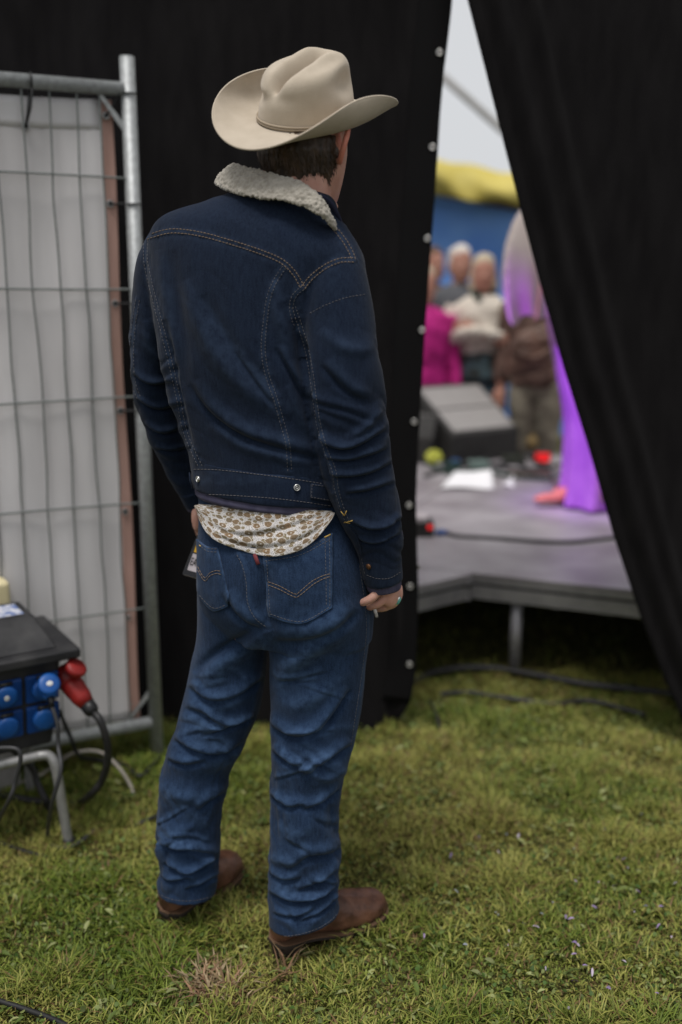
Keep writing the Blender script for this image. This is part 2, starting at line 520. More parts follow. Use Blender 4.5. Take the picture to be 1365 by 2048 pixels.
# ---- jacket ------------------------------------------------------
def jacket_folds(V, N):
    q = V.copy()
    D = 0.0035 * fbm(q * np.array([7, 7, 5.0]) + 3, 3)
    # diagonal drag lines across the back
    D += 0.0022 * noise3(np.stack([q[:, 0] * 9 + q[:, 2] * 11, q[:, 1] * 6, q[:, 0] * 4 - q[:, 2] * 4], 1))
    cr = np.abs(noise3(np.stack([q[:, 0] * 14 + q[:, 2] * 17, q[:, 1] * 9, q[:, 0] * 5 - q[:, 2] * 6], 1)))
    D += 0.0026 * (np.minimum(cr, .25) - .18)
    pr = proj(V)
    # wrapped creases of the right sleeve, tighter toward the elbow and wrist
    ms = 1 / (1 + np.exp(-(pr[:, 0] - (575 + (pr[:, 1] - 560) * 0.17)) / 8)) * np.clip((pr[:, 1] - 640) / 160, 0, 1)
    dz = q[:, 2] * 26 + noise3(q * 9) * 1.6 + q[:, 0] * 6
    rid = np.abs(noise3(np.stack([q[:, 0] * 5 + 4, q[:, 1] * 7, dz], 1)))
    D += ms * (0.0085 * (rid - 0.25))
    ml = np.clip((390 - pr[:, 0]) / 40, 0, 1) * np.clip((pr[:, 1] - 620) / 120, 0, 1) * (pr[:, 0] < 330 + (pr[:, 1] - 600) * .2)
    rid2 = np.abs(noise3(np.stack([q[:, 0] * 6, q[:, 1] * 6 + 8, q[:, 2] * 24 + noise3(q * 8) * 1.5], 1)))
    D += ml * 0.009 * (rid2 - 0.25)
    S = [([(372, 560), (398, 640), (440, 715), (500, 782), (585, 832)], 19, .0075, 'ridge'),
         ([(405, 590), (440, 655), (500, 735), (560, 790)], 15, -.0055, 'ridge'),
         ([(395, 760), (430, 815), (490, 858), (570, 884), (640, 902)], 15, .0070, 'fold'),
         ([(420, 845), (480, 888), (560, 912), (625, 925)], 12, .0045, 'ridge'),
         ([(470, 690), (520, 760), (565, 812)], 10, .0038, 'fold'),
         ([(340, 500), (352, 590), (366, 690), (372, 800)], 16, .004, 'valley'),
         ([(318, 500), (336, 620), (360, 760)], 12, .0035, 'ridge'),
         ([(575, 600), (590, 640), (600, 700), (612, 770)], 15, .006, 'valley'),
         ([(548, 560), (560, 640), (580, 720)], 14, .004, 'ridge'),
         ([(560, 690), (590, 745), (620, 800)], 9, .005, 'fold'),
         ([(575, 770), (600, 830), (625, 880)], 9, .004, 'ridge'),
         ([(592, 640), (606, 700), (616, 770), (628, 850), (645, 920), (668, 985)], 9, .013, 'valley'),
         ([(600, 655), (612, 700), (624, 770), (638, 850), (656, 920), (680, 985)], 7, .004, 'ridge'),
         ([(330, 640), (345, 730), (362, 820), (382, 900)], 8, .009, 'valley'),
         # right sleeve
         ([(640, 660), (680, 690), (720, 700), (752, 690)], 14, .0045, 'ridge'),
         ([(655, 720), (700, 770), (745, 790)], 14, .0045, 'fold'),
         ([(632, 868), (680, 892), (725, 880), (768, 852)], 9, .0075, 'fold'),
         ([(640, 905), (690, 915), (740, 905), (775, 890)], 8, .0065, 'fold'),
         ([(655, 945), (705, 948), (750, 938), (786, 918)], 8, .006, 'fold'),
         ([(690, 880), (730, 855), (765, 820)], 8, .0055, 'ridge'),
         ([(690, 980), (735, 975), (790, 958)], 8, .005, 'fold'),
         ([(700, 1035), (740, 1052), (775, 1048), (800, 1028)], 8, .0075, 'fold'),
         ([(712, 1072), (750, 1084), (800, 1062)], 6, .0055, 'fold'),
         # left sleeve
         ([(268, 742), (300, 762), (345, 758)], 8, .006, 'fold'),
         ([(276, 790), (315, 812), (360, 802)], 9, .0065, 'fold'),
         ([(292, 842), (325, 860), (368, 850)], 8, .0065, 'fold'),
         ([(312, 890), (345, 896), (380, 890)], 7, .0055, 'fold'),
         ([(290, 640), (300, 690), (330, 740)], 10, .004, 'ridge')]
    d2, W = stroke_disp(V, N, S)
    return D + d2 * 1.35, W

SEAMS = {'yoke': [(286, 478), (305, 471), (345, 462), (400, 468), (470, 487), (530, 507), (566, 524), (590, 548), (606, 576)],
         'shoulder': [(606, 576), (622, 556), (650, 534), (680, 521), (708, 520)],
         'front': [(660, 446), (684, 474), (700, 500), (708, 520)],
         'armhole': [(606, 576), (590, 590), (583, 612), (588, 640), (596, 655)],
         'backR': [(569, 534), (549, 566), (537, 600), (530, 650), (527, 700), (535, 750), (552, 800), (566, 850), (576, 890), (580, 942)],
         'backL': [(292, 480), (292, 520), (302, 570), (316, 625), (333, 690), (347, 750), (358, 800), (370, 860), (388, 905), (402, 934)],
         'sleeveR': [(588, 614), (600, 650), (612, 690), (622, 740), (630, 800), (638, 850), (652, 900), (668, 940), (674, 980), (686, 1020), (698, 1050)],
         'sleeveL': [(276, 600), (268, 650), (264, 710), (268, 765), (280, 800)]}

jk = union([body_loft(TORSO, 60), limb_loft(SLEEVE_L, 60), limb_loft(SLEEVE_R, 70)], 0.0034, 6)
V, N = get_vn(jk)
D, W = jacket_folds(V, N)
V = V + N * D[:, None]
set_v(jk, V)
V, N = get_vn(jk)
SS = [(p, 6, .0013, 'seam') for k, p in SEAMS.items()] + [(p, 2.2, -.0008, 'seam') for p in SEAMS.values()]
SS += [([(x + 7, y + 8) for x, y in SEAMS['yoke']], 5, .0014, 'groove'),
       ([(x + 9, y) for x, y in SEAMS['backR']], 5, .0016, 'groove'), ([(594, 586), (590, 615), (600, 660)], 7, .004, 'groove')]
D, W2 = stroke_disp(V, N, SS)
pk = stroke_disp(V, N, [(p, 12, 1.0, 'seam') for p in SEAMS.values()])[0]
pucker = np.clip(pk, 0, 1) * noise3(V * np.array([120, 120, 95.]))
V = V + N * (D + .0013 * pucker)[:, None]
set_v(jk, V)
attr(jk, 'wear', np.clip(W * 0.75 + W2 * 0.6 + np.clip(pk, 0, 1) * .25 + .5 * np.clip(pucker, 0, 1), 0, 1.4))
jacket = link('jacket', jk, person, M_jacket)
JB = bvh_of(jk)

def dashes(bvh, lines, dash=5.0, gap=2.2, r=0.0006, off=0.0004, jitter=0.4):
    """top-stitching: separate thread dashes lying on the cloth"""
    out = []
    for pts in lines:
        L = pline(pts, step=1.0)
        i = 0
        while i + dash < len(L):
            a, b = L[i], L[min(int(i + dash), len(L) - 1)]
            q = []
            for t in (0, 0.5, 1):
                c, n = cast(bvh, *(a + (b - a) * t), off, False)
                if c is None:
                    break
                q.append(c)
            if len(q) == 3 and np.linalg.norm(q[0] - q[2]) < 0.03:
                out.append(tube(q, [r * .7, r, r * .7], 5))
            i += int(dash + gap)
    return join(*out)

def offset_line(pts, d):
    p = pline(pts, step=6.0)
    t = np.gradient(p, axis=0); t /= np.linalg.norm(t, axis=1)[:, None]
    return p + d * np.stack([-t[:, 1], t[:, 0]], 1)

warm = [offset_line(SEAMS[k], s) for k in ('yoke', 'shoulder', 'front') for s in (-4.0, 4.0)]
cool = [offset_line(SEAMS[k], s) for k in ('backR', 'backL', 'sleeveR', 'sleeveL', 'armhole') for s in (-3.8, 3.8)]
cool += [[(620, 627), (650, 611), (690, 596), (735, 588)]]
tag(obj('stitching', dashes(JB, warm, 5, 2, 0.00065), M_thread, jacket), kind='stuff')
tag(obj('stitching', dashes(JB, cool, 4, 3, 0.00052), M_thread2, jacket), kind='stuff')

def patch(bvh, fn, nu, nv, off, thick, seam=0.0):
    """cloth panel laid on a surface: fn(u, v) gives the photo position; off may be a function of (u, v)"""
    Vt, ok = [], True
    for i in range(nu):
        for j in range(nv):
            u, v = i / (nu - 1), j / (nv - 1)
            o = off(u, v) if callable(off) else off
            c, n = cast(bvh, *fn(u, v), o)
            if c is None:
                c = np.array(Vt[-1]) if Vt else P(*fn(u, v), 1.95)
                n = np.array([0, -1.0, 0])
            Vt.append(c)
    A = np.array(Vt).reshape(nu, nv, 3)
    # smooth the sheet slightly so it bridges small creases
    for _ in range(2):
        B = A.copy(); B[1:-1, 1:-1] = (A[1:-1, 1:-1] * 2 + A[:-2, 1:-1] + A[2:, 1:-1] + A[1:-1, :-2] + A[1:-1, 2:]) / 6; A = B
    Vt = A.reshape(-1, 3)
    me = mesh(Vt, grid_faces(nu, nv, False))
    uv = me.uv_layers.new(name='UVMap')
    for lp in me.loops:
        i, j = divmod(lp.vertex_index, nv)
        uv.data[lp.index].uv = (i / (nu - 1), j / (nv - 1))
    # the first normal should look at the camera
    nrm = np.array(me.polygons[len(me.polygons) // 2].normal)
    if nrm[1] > 0:
        me.flip_normals()
    return me

def add_solid(o, t, offset=-1):
    s = o.modifiers.new('thickness', 'SOLIDIFY'); s.thickness = t; s.offset = offset
    return o

def between(A, B):
    A, B = np.asarray(A, float), np.asarray(B, float)
    def fn(u, v):
        a = pline(A, n=40)[int(round(u * 39))]; b = pline(B, n=40)[int(round(u * 39))]
        return a + (b - a) * v
    LA, LB = pline(A, n=200), pline(B, n=200)
    def fn2(u, v):
        k = int(round(u * 199)); return LA[k] + (LB[k] - LA[k]) * v
    return fn2

# waistband of the jacket: a closed band round the body, hem stitching, two buttons and two side tabs
WB = [(924, 383, 694, 2.06, .1295, .07), (938, 384, 696, 2.06, .1305, .07), (958, 386, 698, 2.06, .1315, .07), (980, 388, 699, 2.06, .1315, .07), (984, 390, 697, 2.06, .129, .07)]
rings = [body_ring(*r_, n=2.3, m=120) for r_ in catmull(WB, 14)]
wbV, wbF = loft(rings[::-1], cap=True)
wbm = mesh(wbV, wbF)
V, N = get_vn(wbm)
V += N * (0.0016 * noise3(V * np.array([16, 16, 40.])) + 0.0009 * noise3(V * 60))[:, None]
set_v(wbm, V)
attr(wbm, 'wear', np.clip(0.35 + noise3(V * np.array([45, 45, 90.])) * .8, 0, 1) * (np.abs(proj(V)[:, 1] - 955) < 14))
waistband = link('waistband', wbm, jacket, M_jacket)
WBB = bvh_of(wbm)
wl = [[(388, 938.5), (440, 940), (520, 949), (600, 960), (648, 968)], [(390, 988), (450, 990), (540, 996), (610, 1004), (662, 1012)]]
tag(obj('stitching', dashes(WBB, wl, 5, 2, 0.0006), M_thread2, waistband), kind='stuff')
obj('knit_hem', loft([body_ring(*r_, n=2.3, m=120) for r_ in catmull([(972, 392, 690, 2.06, .123, .07), (986, 393, 690, 2.06, .127, .07), (996, 394, 688, 2.06, .1275, .07), (1001, 397, 684, 2.06, .119, .06)], 12)][::-1]), M_rib, jacket)

def disc_button(name, bvh, px, py, r, m, parent, rim=None):
    c, n = cast(bvh, px, py, 0.001)
    n = n / np.linalg.norm(n)
    parts = [tube([c - n * .002, c + n * .0012, c + n * .0022, c + n * .0024], [r, r, r * .8, r * .05], 18)]
    o = obj(name, join(*parts), m, parent)
    if rim:
        obj('button_rim', torus(c + n * .0022, n, r * .92, r * .16, 20, 6), rim, o)
        obj('button_centre', torus(c + n * .0026, n, r * .4, r * .14, 16, 6), rim, o)
    return o

M_white_enamel = mat('pale_metal', (0.42, 0.41, 0.40), 0.4, metal=0.6)
M_dkbutton = mat('dark_button', (0.03, 0.03, 0.035), 0.4, metal=0.5)
disc_button('button', WBB, 594, 975, .0062, M_dkbutton, waistband, M_silver)
disc_button('button', WBB, 398, 958, .0062, M_silver, waistband, M_silver)
tabm = patch(WBB, between([(622, 966), (668, 972)], [(620, 997), (668, 1006)]), 12, 8, .003, .002)
tb = link('side_tab', tabm, waistband, M_jacket); add_solid(tb, .003, 0)
tag(obj('stitching', dashes(bvh_of(tabm), [[(624, 969), (645, 972), (666, 975)], [(622, 994), (645, 998), (666, 1002)], [(624, 970), (623, 994)]], 4, 2, .0005, .002), M_thread2, tb), kind='stuff')
disc_button('button', WBB, 639, 984, .006, M_copper, tb)
c0, n0 = cast(WBB, 388, 960, .004)
tb2 = obj('side_tab', tube([c0 + [-.006, .01, .014], c0 + [-.004, .004, 0], c0 + [0.0, .004, -.018]], [.004, .006, .005], 8, flat=.35), M_jacket, waistband)

# cuffs with button, knit wrist band
def cuff(spec, seg, name, m, parent, wob=0.0, rib=0):
    S = catmull(spec, seg)
    C = np.array([P(s[0], s[1], s[2]) for s in S]); T = frames(C)
    th = np.linspace(0, 2 * math.pi, 96, endpoint=False)
    rr = []
    for c, t, s in zip(C, T, S):
        e = np.array([1.0, 0, 0]); e -= t * e.dot(t); e /= np.linalg.norm(e); f = np.cross(t, e)
        k = 1 + (0.018 * np.cos(th * rib) if rib else 0) + wob * np.cos(th * 3 + 1)
        a = s[3] / F * zdepth(c)
        rr.append(c + (np.cos(th) * k)[:, None] * e * a + (np.sin(th) * k)[:, None] * f * s[4])
    me = mesh(*loft(rr))
    o = link(name, me, parent, m)
    return o, me
cuffR, cme = cuff([(759, 1100, 1.96, 42, .0495), (761, 1118, 1.962, 42.5, .050), (764, 1140, 1.964, 41, .049), (767.5, 1160, 1.966, 39, .047), (768, 1163, 1.966, 36, .044)], 12, 'cuff', M_jacket, jacket, .012)
attr(cme, 'wear', np.full(len(cme.vertices), .25))
CB = bvh_of(cme)
tag(obj('stitching', dashes(CB, [[(722, 1116), (750, 1116), (780, 1110), (798, 1100)], [(734, 1150), (755, 1157), (780, 1156), (803, 1143)], [(724, 1118), (730, 1148)]], 4, 2, .0005), M_thread2, cuffR), kind='stuff')
disc_button('button', CB, 738, 1133, .006, M_copper, cuffR)
cuff([(764, 1146, 1.965, 37, .0445), (767, 1162, 1.967, 36, .043), (770, 1176, 1.968, 33, .040), (770.5, 1180, 1.968, 28, .035)], 12, 'knit_cuff', M_rib, jacket, 0.006, 34)
cuffL, _ = cuff([(384, 972, 2.268, 31, .044), (391, 990, 2.275, 29, .041), (396, 1006, 2.28, 26, .038), (397, 1009, 2.28, 23, .034)], 10, 'cuff', M_jacket, jacket, .01)
attr(cuffL.data, 'wear', np.full(len(cuffL.data.vertices), .1))
cuff([(394, 1000, 2.278, 24, .036), (397, 1013, 2.283, 23, .034), (398, 1017, 2.283, 19, .030)], 8, 'knit_cuff', M_rib, jacket, .006, 34)
# vent slit of the right sleeve above the cuff: turned-back edge
slit = [cast(JB, x, y, .001)[0] for x, y in [(698, 1050), (707, 1060), (716, 1075), (722, 1092), (724, 1108)]]
if all(s is not None for s in slit):
    obj('sleeve_vent', tube(catmull(np.array(slit), 20), .0032, 8, flat=.5), M_jacket, jacket)
slit2 = [cast(JB, x, y, .0012)[0] for x, y in [(690, 1021), (697, 1030), (694, 1018)]]
bars = []
for a, b in (((683, 1022), (690, 1031)), ((690, 1031), (694, 1021)), ((689, 1045), (706, 1041)), ((691, 1043), (701, 1046))):
    q = [cast(JB, *(np.array(a) + (np.array(b) - np.array(a)) * t), .0012)[0] for t in (0, .5, 1)]
    if all(k is not None for k in q):
        bars.append(tube(q, .0009, 5))
if bars:
    obj('bar_tack', join(*bars), M_gold, jacket)

# ---- sherpa collar: a turned-down roll from the left front round the nape to the right front
U = np.array([(520, 352, 2.15), (492, 342, 2.12), (470, 331, 2.075), (482, 331, 2.02), (530, 345, 1.97), (580, 357, 1.935), (622, 377, 1.915), (650, 408, 1.92), (668, 452, 1.945)], float)
Lw = np.array([(500, 400, 2.17), (455, 388, 2.14), (429, 370, 2.085), (447, 384, 2.00), (510, 401, 1.925), (566, 410, 1.895), (618, 430, 1.885), (652, 449, 1.895), (673, 466, 1.93)], float)
nU = 90
Uc = np.array([P(*r_) for r_ in catmull(U, nU)]); Lc = np.array([P(*r_) for r_ in catmull(Lw, nU)])
neck_c = P(585, 385, 2.035)
rings = []
for k in range(nU):
    u, l = Uc[k], Lc[k]
    l = l + (u - l) * (.10 + .14 * np.clip((k / nU - .45) / .3, 0, 1))
    outw = (u + l) / 2 - neck_c; outw[2] = 0; outw /= np.linalg.norm(outw) + 1e-9
    outw = outw * .8 + np.array([0, 0, .6]); outw /= np.linalg.norm(outw)
    d = l - u
    th_ = .0042 * min(1, (nU - 1 - k) / 5 + .4)
    sec = []
    for t in np.linspace(0, 1, 11):
        sec.append(u + d * t + outw * (th_ * (1 + .35 * math.sin(math.pi * t)) + .004 * math.sin(math.pi * t)))
    sec.append(l + d * .04)
    for t in np.linspace(1, 0, 8):
        sec.append(u + d * t - outw * th_ * .7)
    rings.append(np.array(sec))
cm = union([loft(rings)], 0.0020, 2)
V, N = get_vn(cm)
def cells(V, s):
    q = V * s
    b = np.floor(q).astype(int); best = np.full(len(V), 9.0)
    for dx in (-1, 0, 1):
        for dy in (-1, 0, 1):
            for dz in (-1, 0, 1):
                c = b + np.array([dx, dy, dz])
                h = (c[:, 0] * 73856093 ^ c[:, 1] * 19349663 ^ c[:, 2] * 83492791) & 0xffffff
                j = np.stack([(h * 1103515245 + 12345 >> 4 & 1023) / 1023., (h * 69069 + 1 >> 5 & 1023) / 1023., (h * 22695477 + 7 >> 6 & 1023) / 1023.], 1)
                best = np.minimum(best, np.linalg.norm(c + j - q, axis=1))
    return best
V = V + N * (0.0048 * (0.55 - cells(V, 150)) + .0014 * fbm(V * 45, 2) + .0012 * noise3(V * 330))[:, None]
set_v(cm, V)
link('sherpa_collar', cm, jacket, M_sherpa)
# dark inner collar beside the neck
ic = np.array([P(*q) for q in catmull([(520, 372, 2.0), (580, 378, 1.965), (628, 390, 1.955), (652, 402, 1.965), (668, 426, 1.985), (678, 452, 2.01)], 30)])
up = np.array([0, .004, .026])
obj('inner_collar', tube(ic, .011, 10, flat=.55, ref=(0.4, 0.3, 0.8)), mat('inner_collar_cloth', (0.018, 0.02, 0.045), 0.9), jacket)
# ---- jeans -------------------------------------------------------
jn = union([body_loft(HIPS, 50), limb_loft(LEG_R, 90), limb_loft(LEG_L, 90)], 0.0034, 8)
V, N = get_vn(jn)
pr = proj(V)
def leg_axis(V):
    pr = proj(V)
    return np.where(pr[:, 0] > 535 - np.clip((pr[:, 1] - 1400) / 400, 0, 1) * 40, 1.0, 0.0)
isR = leg_axis(V)
D = 0.003 * fbm(V * np.array([8, 8, 6.]) + 11, 3)
zz = V[:, 2]
low = np.clip((0.62 - zz) / 0.22, 0, 1)             # stacks below the knee
ank = np.clip((0.36 - zz) / 0.2, 0, 1)
ang = np.arctan2(V[:, 1] - np.where(isR > .5, 2.02, 2.12), V[:, 0] - np.where(isR > .5, -.08, -.35))
wob = noise3(np.stack([np.cos(ang) * 1.6 + isR * 7, np.sin(ang) * 1.6, zz * 5], 1))
wob2 = noise3(np.stack([np.cos(ang) * 2.4 + 3, np.sin(ang) * 2.4 + isR * 5, zz * 3], 1))
ph = zz * (17 + 6 * ank) + wob * 1.7 + 0.9 * np.sin(ang + zz * 9 + isR * 2)
st = noise3(np.stack([np.cos(ang) * 1.1 + isR * 13, np.sin(ang) * 1.1, ph], 1))
ridge = np.abs(st) * 2.0 - 0.45
D += low * (0.0030 + 0.0035 * ank) * ridge * (0.75 + wob2)
st2 = noise3(np.stack([np.cos(ang) * 1.5 - isR * 3, np.sin(ang) * 1.5 + 9, zz * 44 + wob2 * 2.5], 1))
D += low * 0.0016 * (np.abs(st2) * 1.4 - .3)
D += low * 0.0075 * noise3(np.stack([np.cos(ang) * .8 + isR * 4, np.sin(ang) * .8, zz * 15], 1))
hi = np.clip((zz - 0.5) / 0.2, 0, 1) * np.clip((0.92 - zz) / 0.1, 0, 1)
D += hi * 0.004 * noise3(np.stack([V[:, 0] * 7 + zz * 8, V[:, 1] * 7, zz * 6 - V[:, 0] * 5], 1))
S = [  # seat
     ([(533, 1130), (532, 1180), (528, 1225), (536, 1262)], 13, .010, 'valley'),
     ([(460, 1180), (480, 1215), (505, 1235), (530, 1245)], 12, .006, 'fold'),
     ([(530, 1270), (490, 1300), (440, 1330), (405, 1362)], 16, .008, 'fold'),
     ([(545, 1345), (590, 1315), (640, 1280), (700, 1240)], 18, .007, 'ridge'),
     ([(550, 1258), (600, 1262), (660, 1240), (705, 1205)], 16, .0075, 'fold'),
     ([(548, 1390), (580, 1335), (650, 1290)], 12, .004, 'ridge'),
     # behind the right knee
     ([(541, 1425), (556, 1448), (590, 1464), (632, 1452), (665, 1412), (690, 1370)], 10, .0085, 'fold'),
     ([(548, 1395), (590, 1410), (640, 1390), (700, 1340)], 14, .005, 'ridge'),
     ([(548, 1490), (585, 1520), (615, 1512)], 8, .006, 'fold'),
     ([(600, 1545), (640, 1520), (700, 1478)], 9, .008, 'fold'),
     ([(560, 1540), (600, 1530), (650, 1555), (688, 1535)], 7, .005, 'ridge'),
     ([(538, 1580), (575, 1606), (610, 1600)], 8, .007, 'fold'),
     ([(600, 1612), (640, 1600), (682, 1570)], 8, .007, 'fold'),
     ([(668, 1610), (664, 1640), (672, 1680)], 8, .006, 'valley'),
     ([(550, 1650), (590, 1668), (630, 1640)], 13, .005, 'ridge'),
     ([(570, 1730), (610, 1705), (660, 1695), (682, 1670)], 11, .008, 'fold'),
     ([(538, 1735), (570, 1752), (600, 1748)], 8, .008, 'fold'),
     ([(590, 1775), (640, 1755), (678, 1722)], 8, .008, 'fold'),
     ([(540, 1772), (585, 1795), (640, 1790), (680, 1760)], 7, .009, 'fold'),
     ([(548, 1812), (590, 1826), (630, 1812)], 6, .006, 'fold'),
     ([(600, 1835), (640, 1822), (680, 1792)], 6, .006, 'fold'),
     # left leg
     ([(383, 1362), (420, 1390), (470, 1382), (525, 1345)], 10, .009, 'fold'),
     ([(372, 1405), (410, 1418), (450, 1440), (505, 1425)], 9, .007, 'fold'),
     ([(400, 1462), (450, 1452), (505, 1425)], 7, .007, 'fold'),
     ([(352, 1468), (390, 1492), (440, 1500), (480, 1480)], 9, .009, 'fold'),
     ([(340, 1510), (375, 1520), (410, 1512)], 8, .006, 'fold'),
     ([(325, 1565), (360, 1592), (400, 1588)], 10, .006, 'ridge'),
     ([(390, 1610), (420, 1590), (450, 1572)], 9, .006, 'fold'),
     ([(316, 1652), (335, 1682), (380, 1690), (440, 1702)], 8, .010, 'fold'),
     ([(320, 1640), (350, 1662), (390, 1650)], 9, .006, 'ridge'),
     ([(330, 1718), (370, 1738), (400, 1730), (436, 1706)], 7, .009, 'fold'),
     ([(322, 1745), (345, 1755), (380, 1748)], 6, .006, 'fold'),
     ([(370, 1772), (400, 1765), (434, 1742)], 6, .007, 'fold')]
r2 = np.random.default_rng(21)
for k in range(34):       # many short crossing creases below the seat
    rt = k % 2
    py = r2.uniform(1340, 1800)
    f_ = (py - 1340) / 460
    cx = (np.interp(py, [1340, 1500, 1820], [632, 620, 610]) if rt else np.interp(py, [1340, 1450, 1600, 1800], [455, 428, 382, 376])) + r2.uniform(-50, 50)
    ln = r2.uniform(22, 60); sl = r2.uniform(-1.1, .9); bow = r2.uniform(-9, 12)
    S.append(([(cx - ln, py + sl * ln * .6), (cx, py + bow), (cx + ln, py - sl * ln * .6)], r2.uniform(5, 11), r2.uniform(.0015, .0042) * (.6 + .6 * f_), 'fold' if r2.random() < .6 else 'ridge'))
S = [(p_, w_ * (1.25 if i_ < 34 else 1), h_ * (1.4 if i_ < 34 else 1), k_) for i_, (p_, w_, h_, k_) in enumerate(S)]
d2, W = stroke_disp(V, N, S)
zhem = np.where(isR > .5, V[isR > .5][:, 2].min(), V[isR < .5][:, 2].min())
calm = np.clip((zz - zhem - .012) / .035, 0, 1)
V = V + N * ((D + d2) * calm)[:, None]
# hem shaping: cut the legs on a slant over the boots (heel low, instep high)
wR = np.clip((.20 - V[:, 2]) / .14, 0, 1)
V[:, 2] += wR * np.where(isR > .5, (V[:, 0] + .085) * .26, (V[:, 0] + .36) * .06)
set_v(jn, V)
V, N = get_vn(jn)
JS = {'seat': [(478, 1108), (489, 1130), (497, 1165), (500, 1205), (515, 1235), (538, 1252)],
      'outR': [(722, 1130), (732, 1200), (736, 1260), (728, 1340), (716, 1420), (704, 1500)],
      'inL': [(530, 1290), (522, 1350), (505, 1420), (490, 1470), (470, 1520)],
      'hemR': [(541, 1866), (575, 1872), (620, 1863), (655, 1846), (679, 1824)],
      'hemL': [(323, 1790), (350, 1800), (390, 1801), (426, 1792)]}
d3, W2 = stroke_disp(V, N, [(JS['seat'], 5, .0018, 'seam'), (JS['outR'], 4, .0015, 'seam'), (JS['inL'], 4, .0012, 'seam')])
V += N * d3[:, None]
set_v(jn, V)
fade = np.clip(1 - np.abs(V[:, 2] - .62) / .34, 0, 1) * 0.30 * np.clip(.5 + 1.2 * fbm(V * 9, 2), 0, 1.5)
attr(jn, 'wear', np.clip(W * 0.62 + W2 * .6 + fade + low * np.clip(ridge, 0, 1) * .45, 0, 1.2))
jeans = link('jeans', jn, person, M_jeans)
NB = bvh_of(jn)
tag(obj('stitching', dashes(NB, [offset_line(JS['seat'], 4), offset_line(JS['hemR'], 0), JS['hemL'], offset_line(JS['outR'], 3)], 5, 2, .0005), M_thread2, jeans), kind='stuff')

# back pockets: panels laid on the seat, each with edge and arc stitching
def pocket(top, mid, bot, arc, edges):
    A, Mi, B = np.array(top, float), np.array(mid, float), np.array(bot, float)
    tA, tM, tB = pline(A, n=200), pline(Mi, n=200), pline(B, n=200)
    def fn(u, v):
        k = int(round(u * 199))
        if v < .75: return tA[k] + (tM[k] - tA[k]) * (v / .75)
        return tM[k] + (tB[k] - tM[k]) * ((v - .75) / .25)
    me = patch(NB, fn, 34, 40, .0036, .002)
    n = len(me.vertices)
    V, N = get_vn(me)
    V += N * (0.0008 * noise3(V * 70) + .0015 * noise3(V * 24))[:, None]
    set_v(me, V)
    ii = np.arange(n); uu, vv = (ii // 40) / 33, (ii % 40) / 39
    edge = np.exp(-np.minimum(np.minimum(uu, 1 - uu), np.minimum(vv, 1 - vv)) * 24)
    attr(me, 'wear', np.clip(edge * 1.1 + .16 + .2 * np.clip(noise3(V * 30), 0, 1), 0, 1.2))
    o = link('back_pocket', me, jeans, M_jeans)
    add_solid(o, .0042, -1)
    b = bvh_of(me)
    o2 = obj('stitching', dashes(b, edges, 5, 2, .0005, .0006), M_thread2, o); tag(o2, kind='stuff')
    o3 = obj('arc_stitching', dashes(b, arc, 6, 1, .0006, .0006), M_thread, o); tag(o3, kind='stuff')
    return o, b
poR, pbR = pocket([(527, 1112), (600, 1098), (664, 1066)], [(537, 1212), (600, 1220), (664, 1200)], [(540, 1232), (603, 1248), (664, 1216)],
       [[(530, 1161), (560, 1172), (590, 1188), (600, 1183), (625, 1162), (650, 1150), (662, 1148)], [(529, 1167), (558, 1178), (590, 1194), (602, 1189), (628, 1168), (650, 1156), (662, 1153)]],
       [[(534, 1122), (537, 1170), (541, 1226)], [(659, 1074), (660, 1140), (660, 1214)], [(650, 1078), (652, 1140), (653, 1212)], [(541, 1228), (603, 1243), (660, 1214)], [(530, 1116), (600, 1103), (662, 1071)], [(530, 1122), (600, 1110), (662, 1078)]])
poL, pbL = pocket([(396, 1078), (415, 1092), (437, 1094)], [(397, 1182), (425, 1200), (459, 1190)], [(398, 1188), (427, 1221), (459, 1212)],
       [[(396, 1140), (410, 1162), (420, 1152), (435, 1147), (450, 1152)], [(396, 1133), (410, 1156), (420, 1146), (435, 1141), (450, 1146)]],
       [[(398, 1083), (415, 1096), (436, 1098)], [(398, 1088), (415, 1102), (437, 1104)], [(437, 1098), (450, 1150), (457, 1188), (457, 1210)], [(399, 1190), (427, 1216), (456, 1208)]])
bt = []
for b_, a, c in ((pbR, (649, 1075), (661, 1069)), (pbL, (424, 1091), (434, 1093))):
    q = [cast(b_, *(np.array(a) + (np.array(c) - np.array(a)) * t), .001)[0] for t in (0, .5, 1)]
    bt.append(tube(q, .0014, 6))
obj('bar_tack', bt[0], M_gold, poR); obj('bar_tack', bt[1], M_gold, poL)
q = [cast(NB, 511, 1108, .003)[0], cast(NB, 515, 1118, .004)[0], cast(NB, 519, 1128, .004)[0]]
obj('fabric_tab', tube(q, .0045, 6, flat=.25, ref=(0, 1, 0.2)), mat('red_tab', (0.15, 0.03, 0.035), 0.8), poR)

# ---- printed shirt tail
M_shirt = bpy.data.materials.new('printed_cotton'); M_shirt.use_nodes = True
t = M_shirt.node_tree; b = t.nodes['Principled BSDF']; b.inputs['Roughness'].default_value = .9; b.inputs['Specular IOR Level'].default_value = .1
uvn = t.nodes.new('ShaderNodeUVMap'); uvn.uv_map = 'UVMap'
mp = t.nodes.new('ShaderNodeMapping'); mp.inputs['Scale'].default_value = (3.1, 1.35, 1)
dn = t.nodes.new('ShaderNodeTexNoise'); dn.inputs['Scale'].default_value = 14; t.links.new(uvn.outputs[0], dn.inputs['Vector'])
dm = t.nodes.new('ShaderNodeMix'); dm.data_type = 'RGBA'; dm.blend_type = 'LINEAR_LIGHT'; dm.inputs[0].default_value = .018
t.links.new(uvn.outputs[0], dm.inputs[6]); t.links.new(dn.outputs['Color'], dm.inputs[7]); t.links.new(dm.outputs[2], mp.inputs[0])
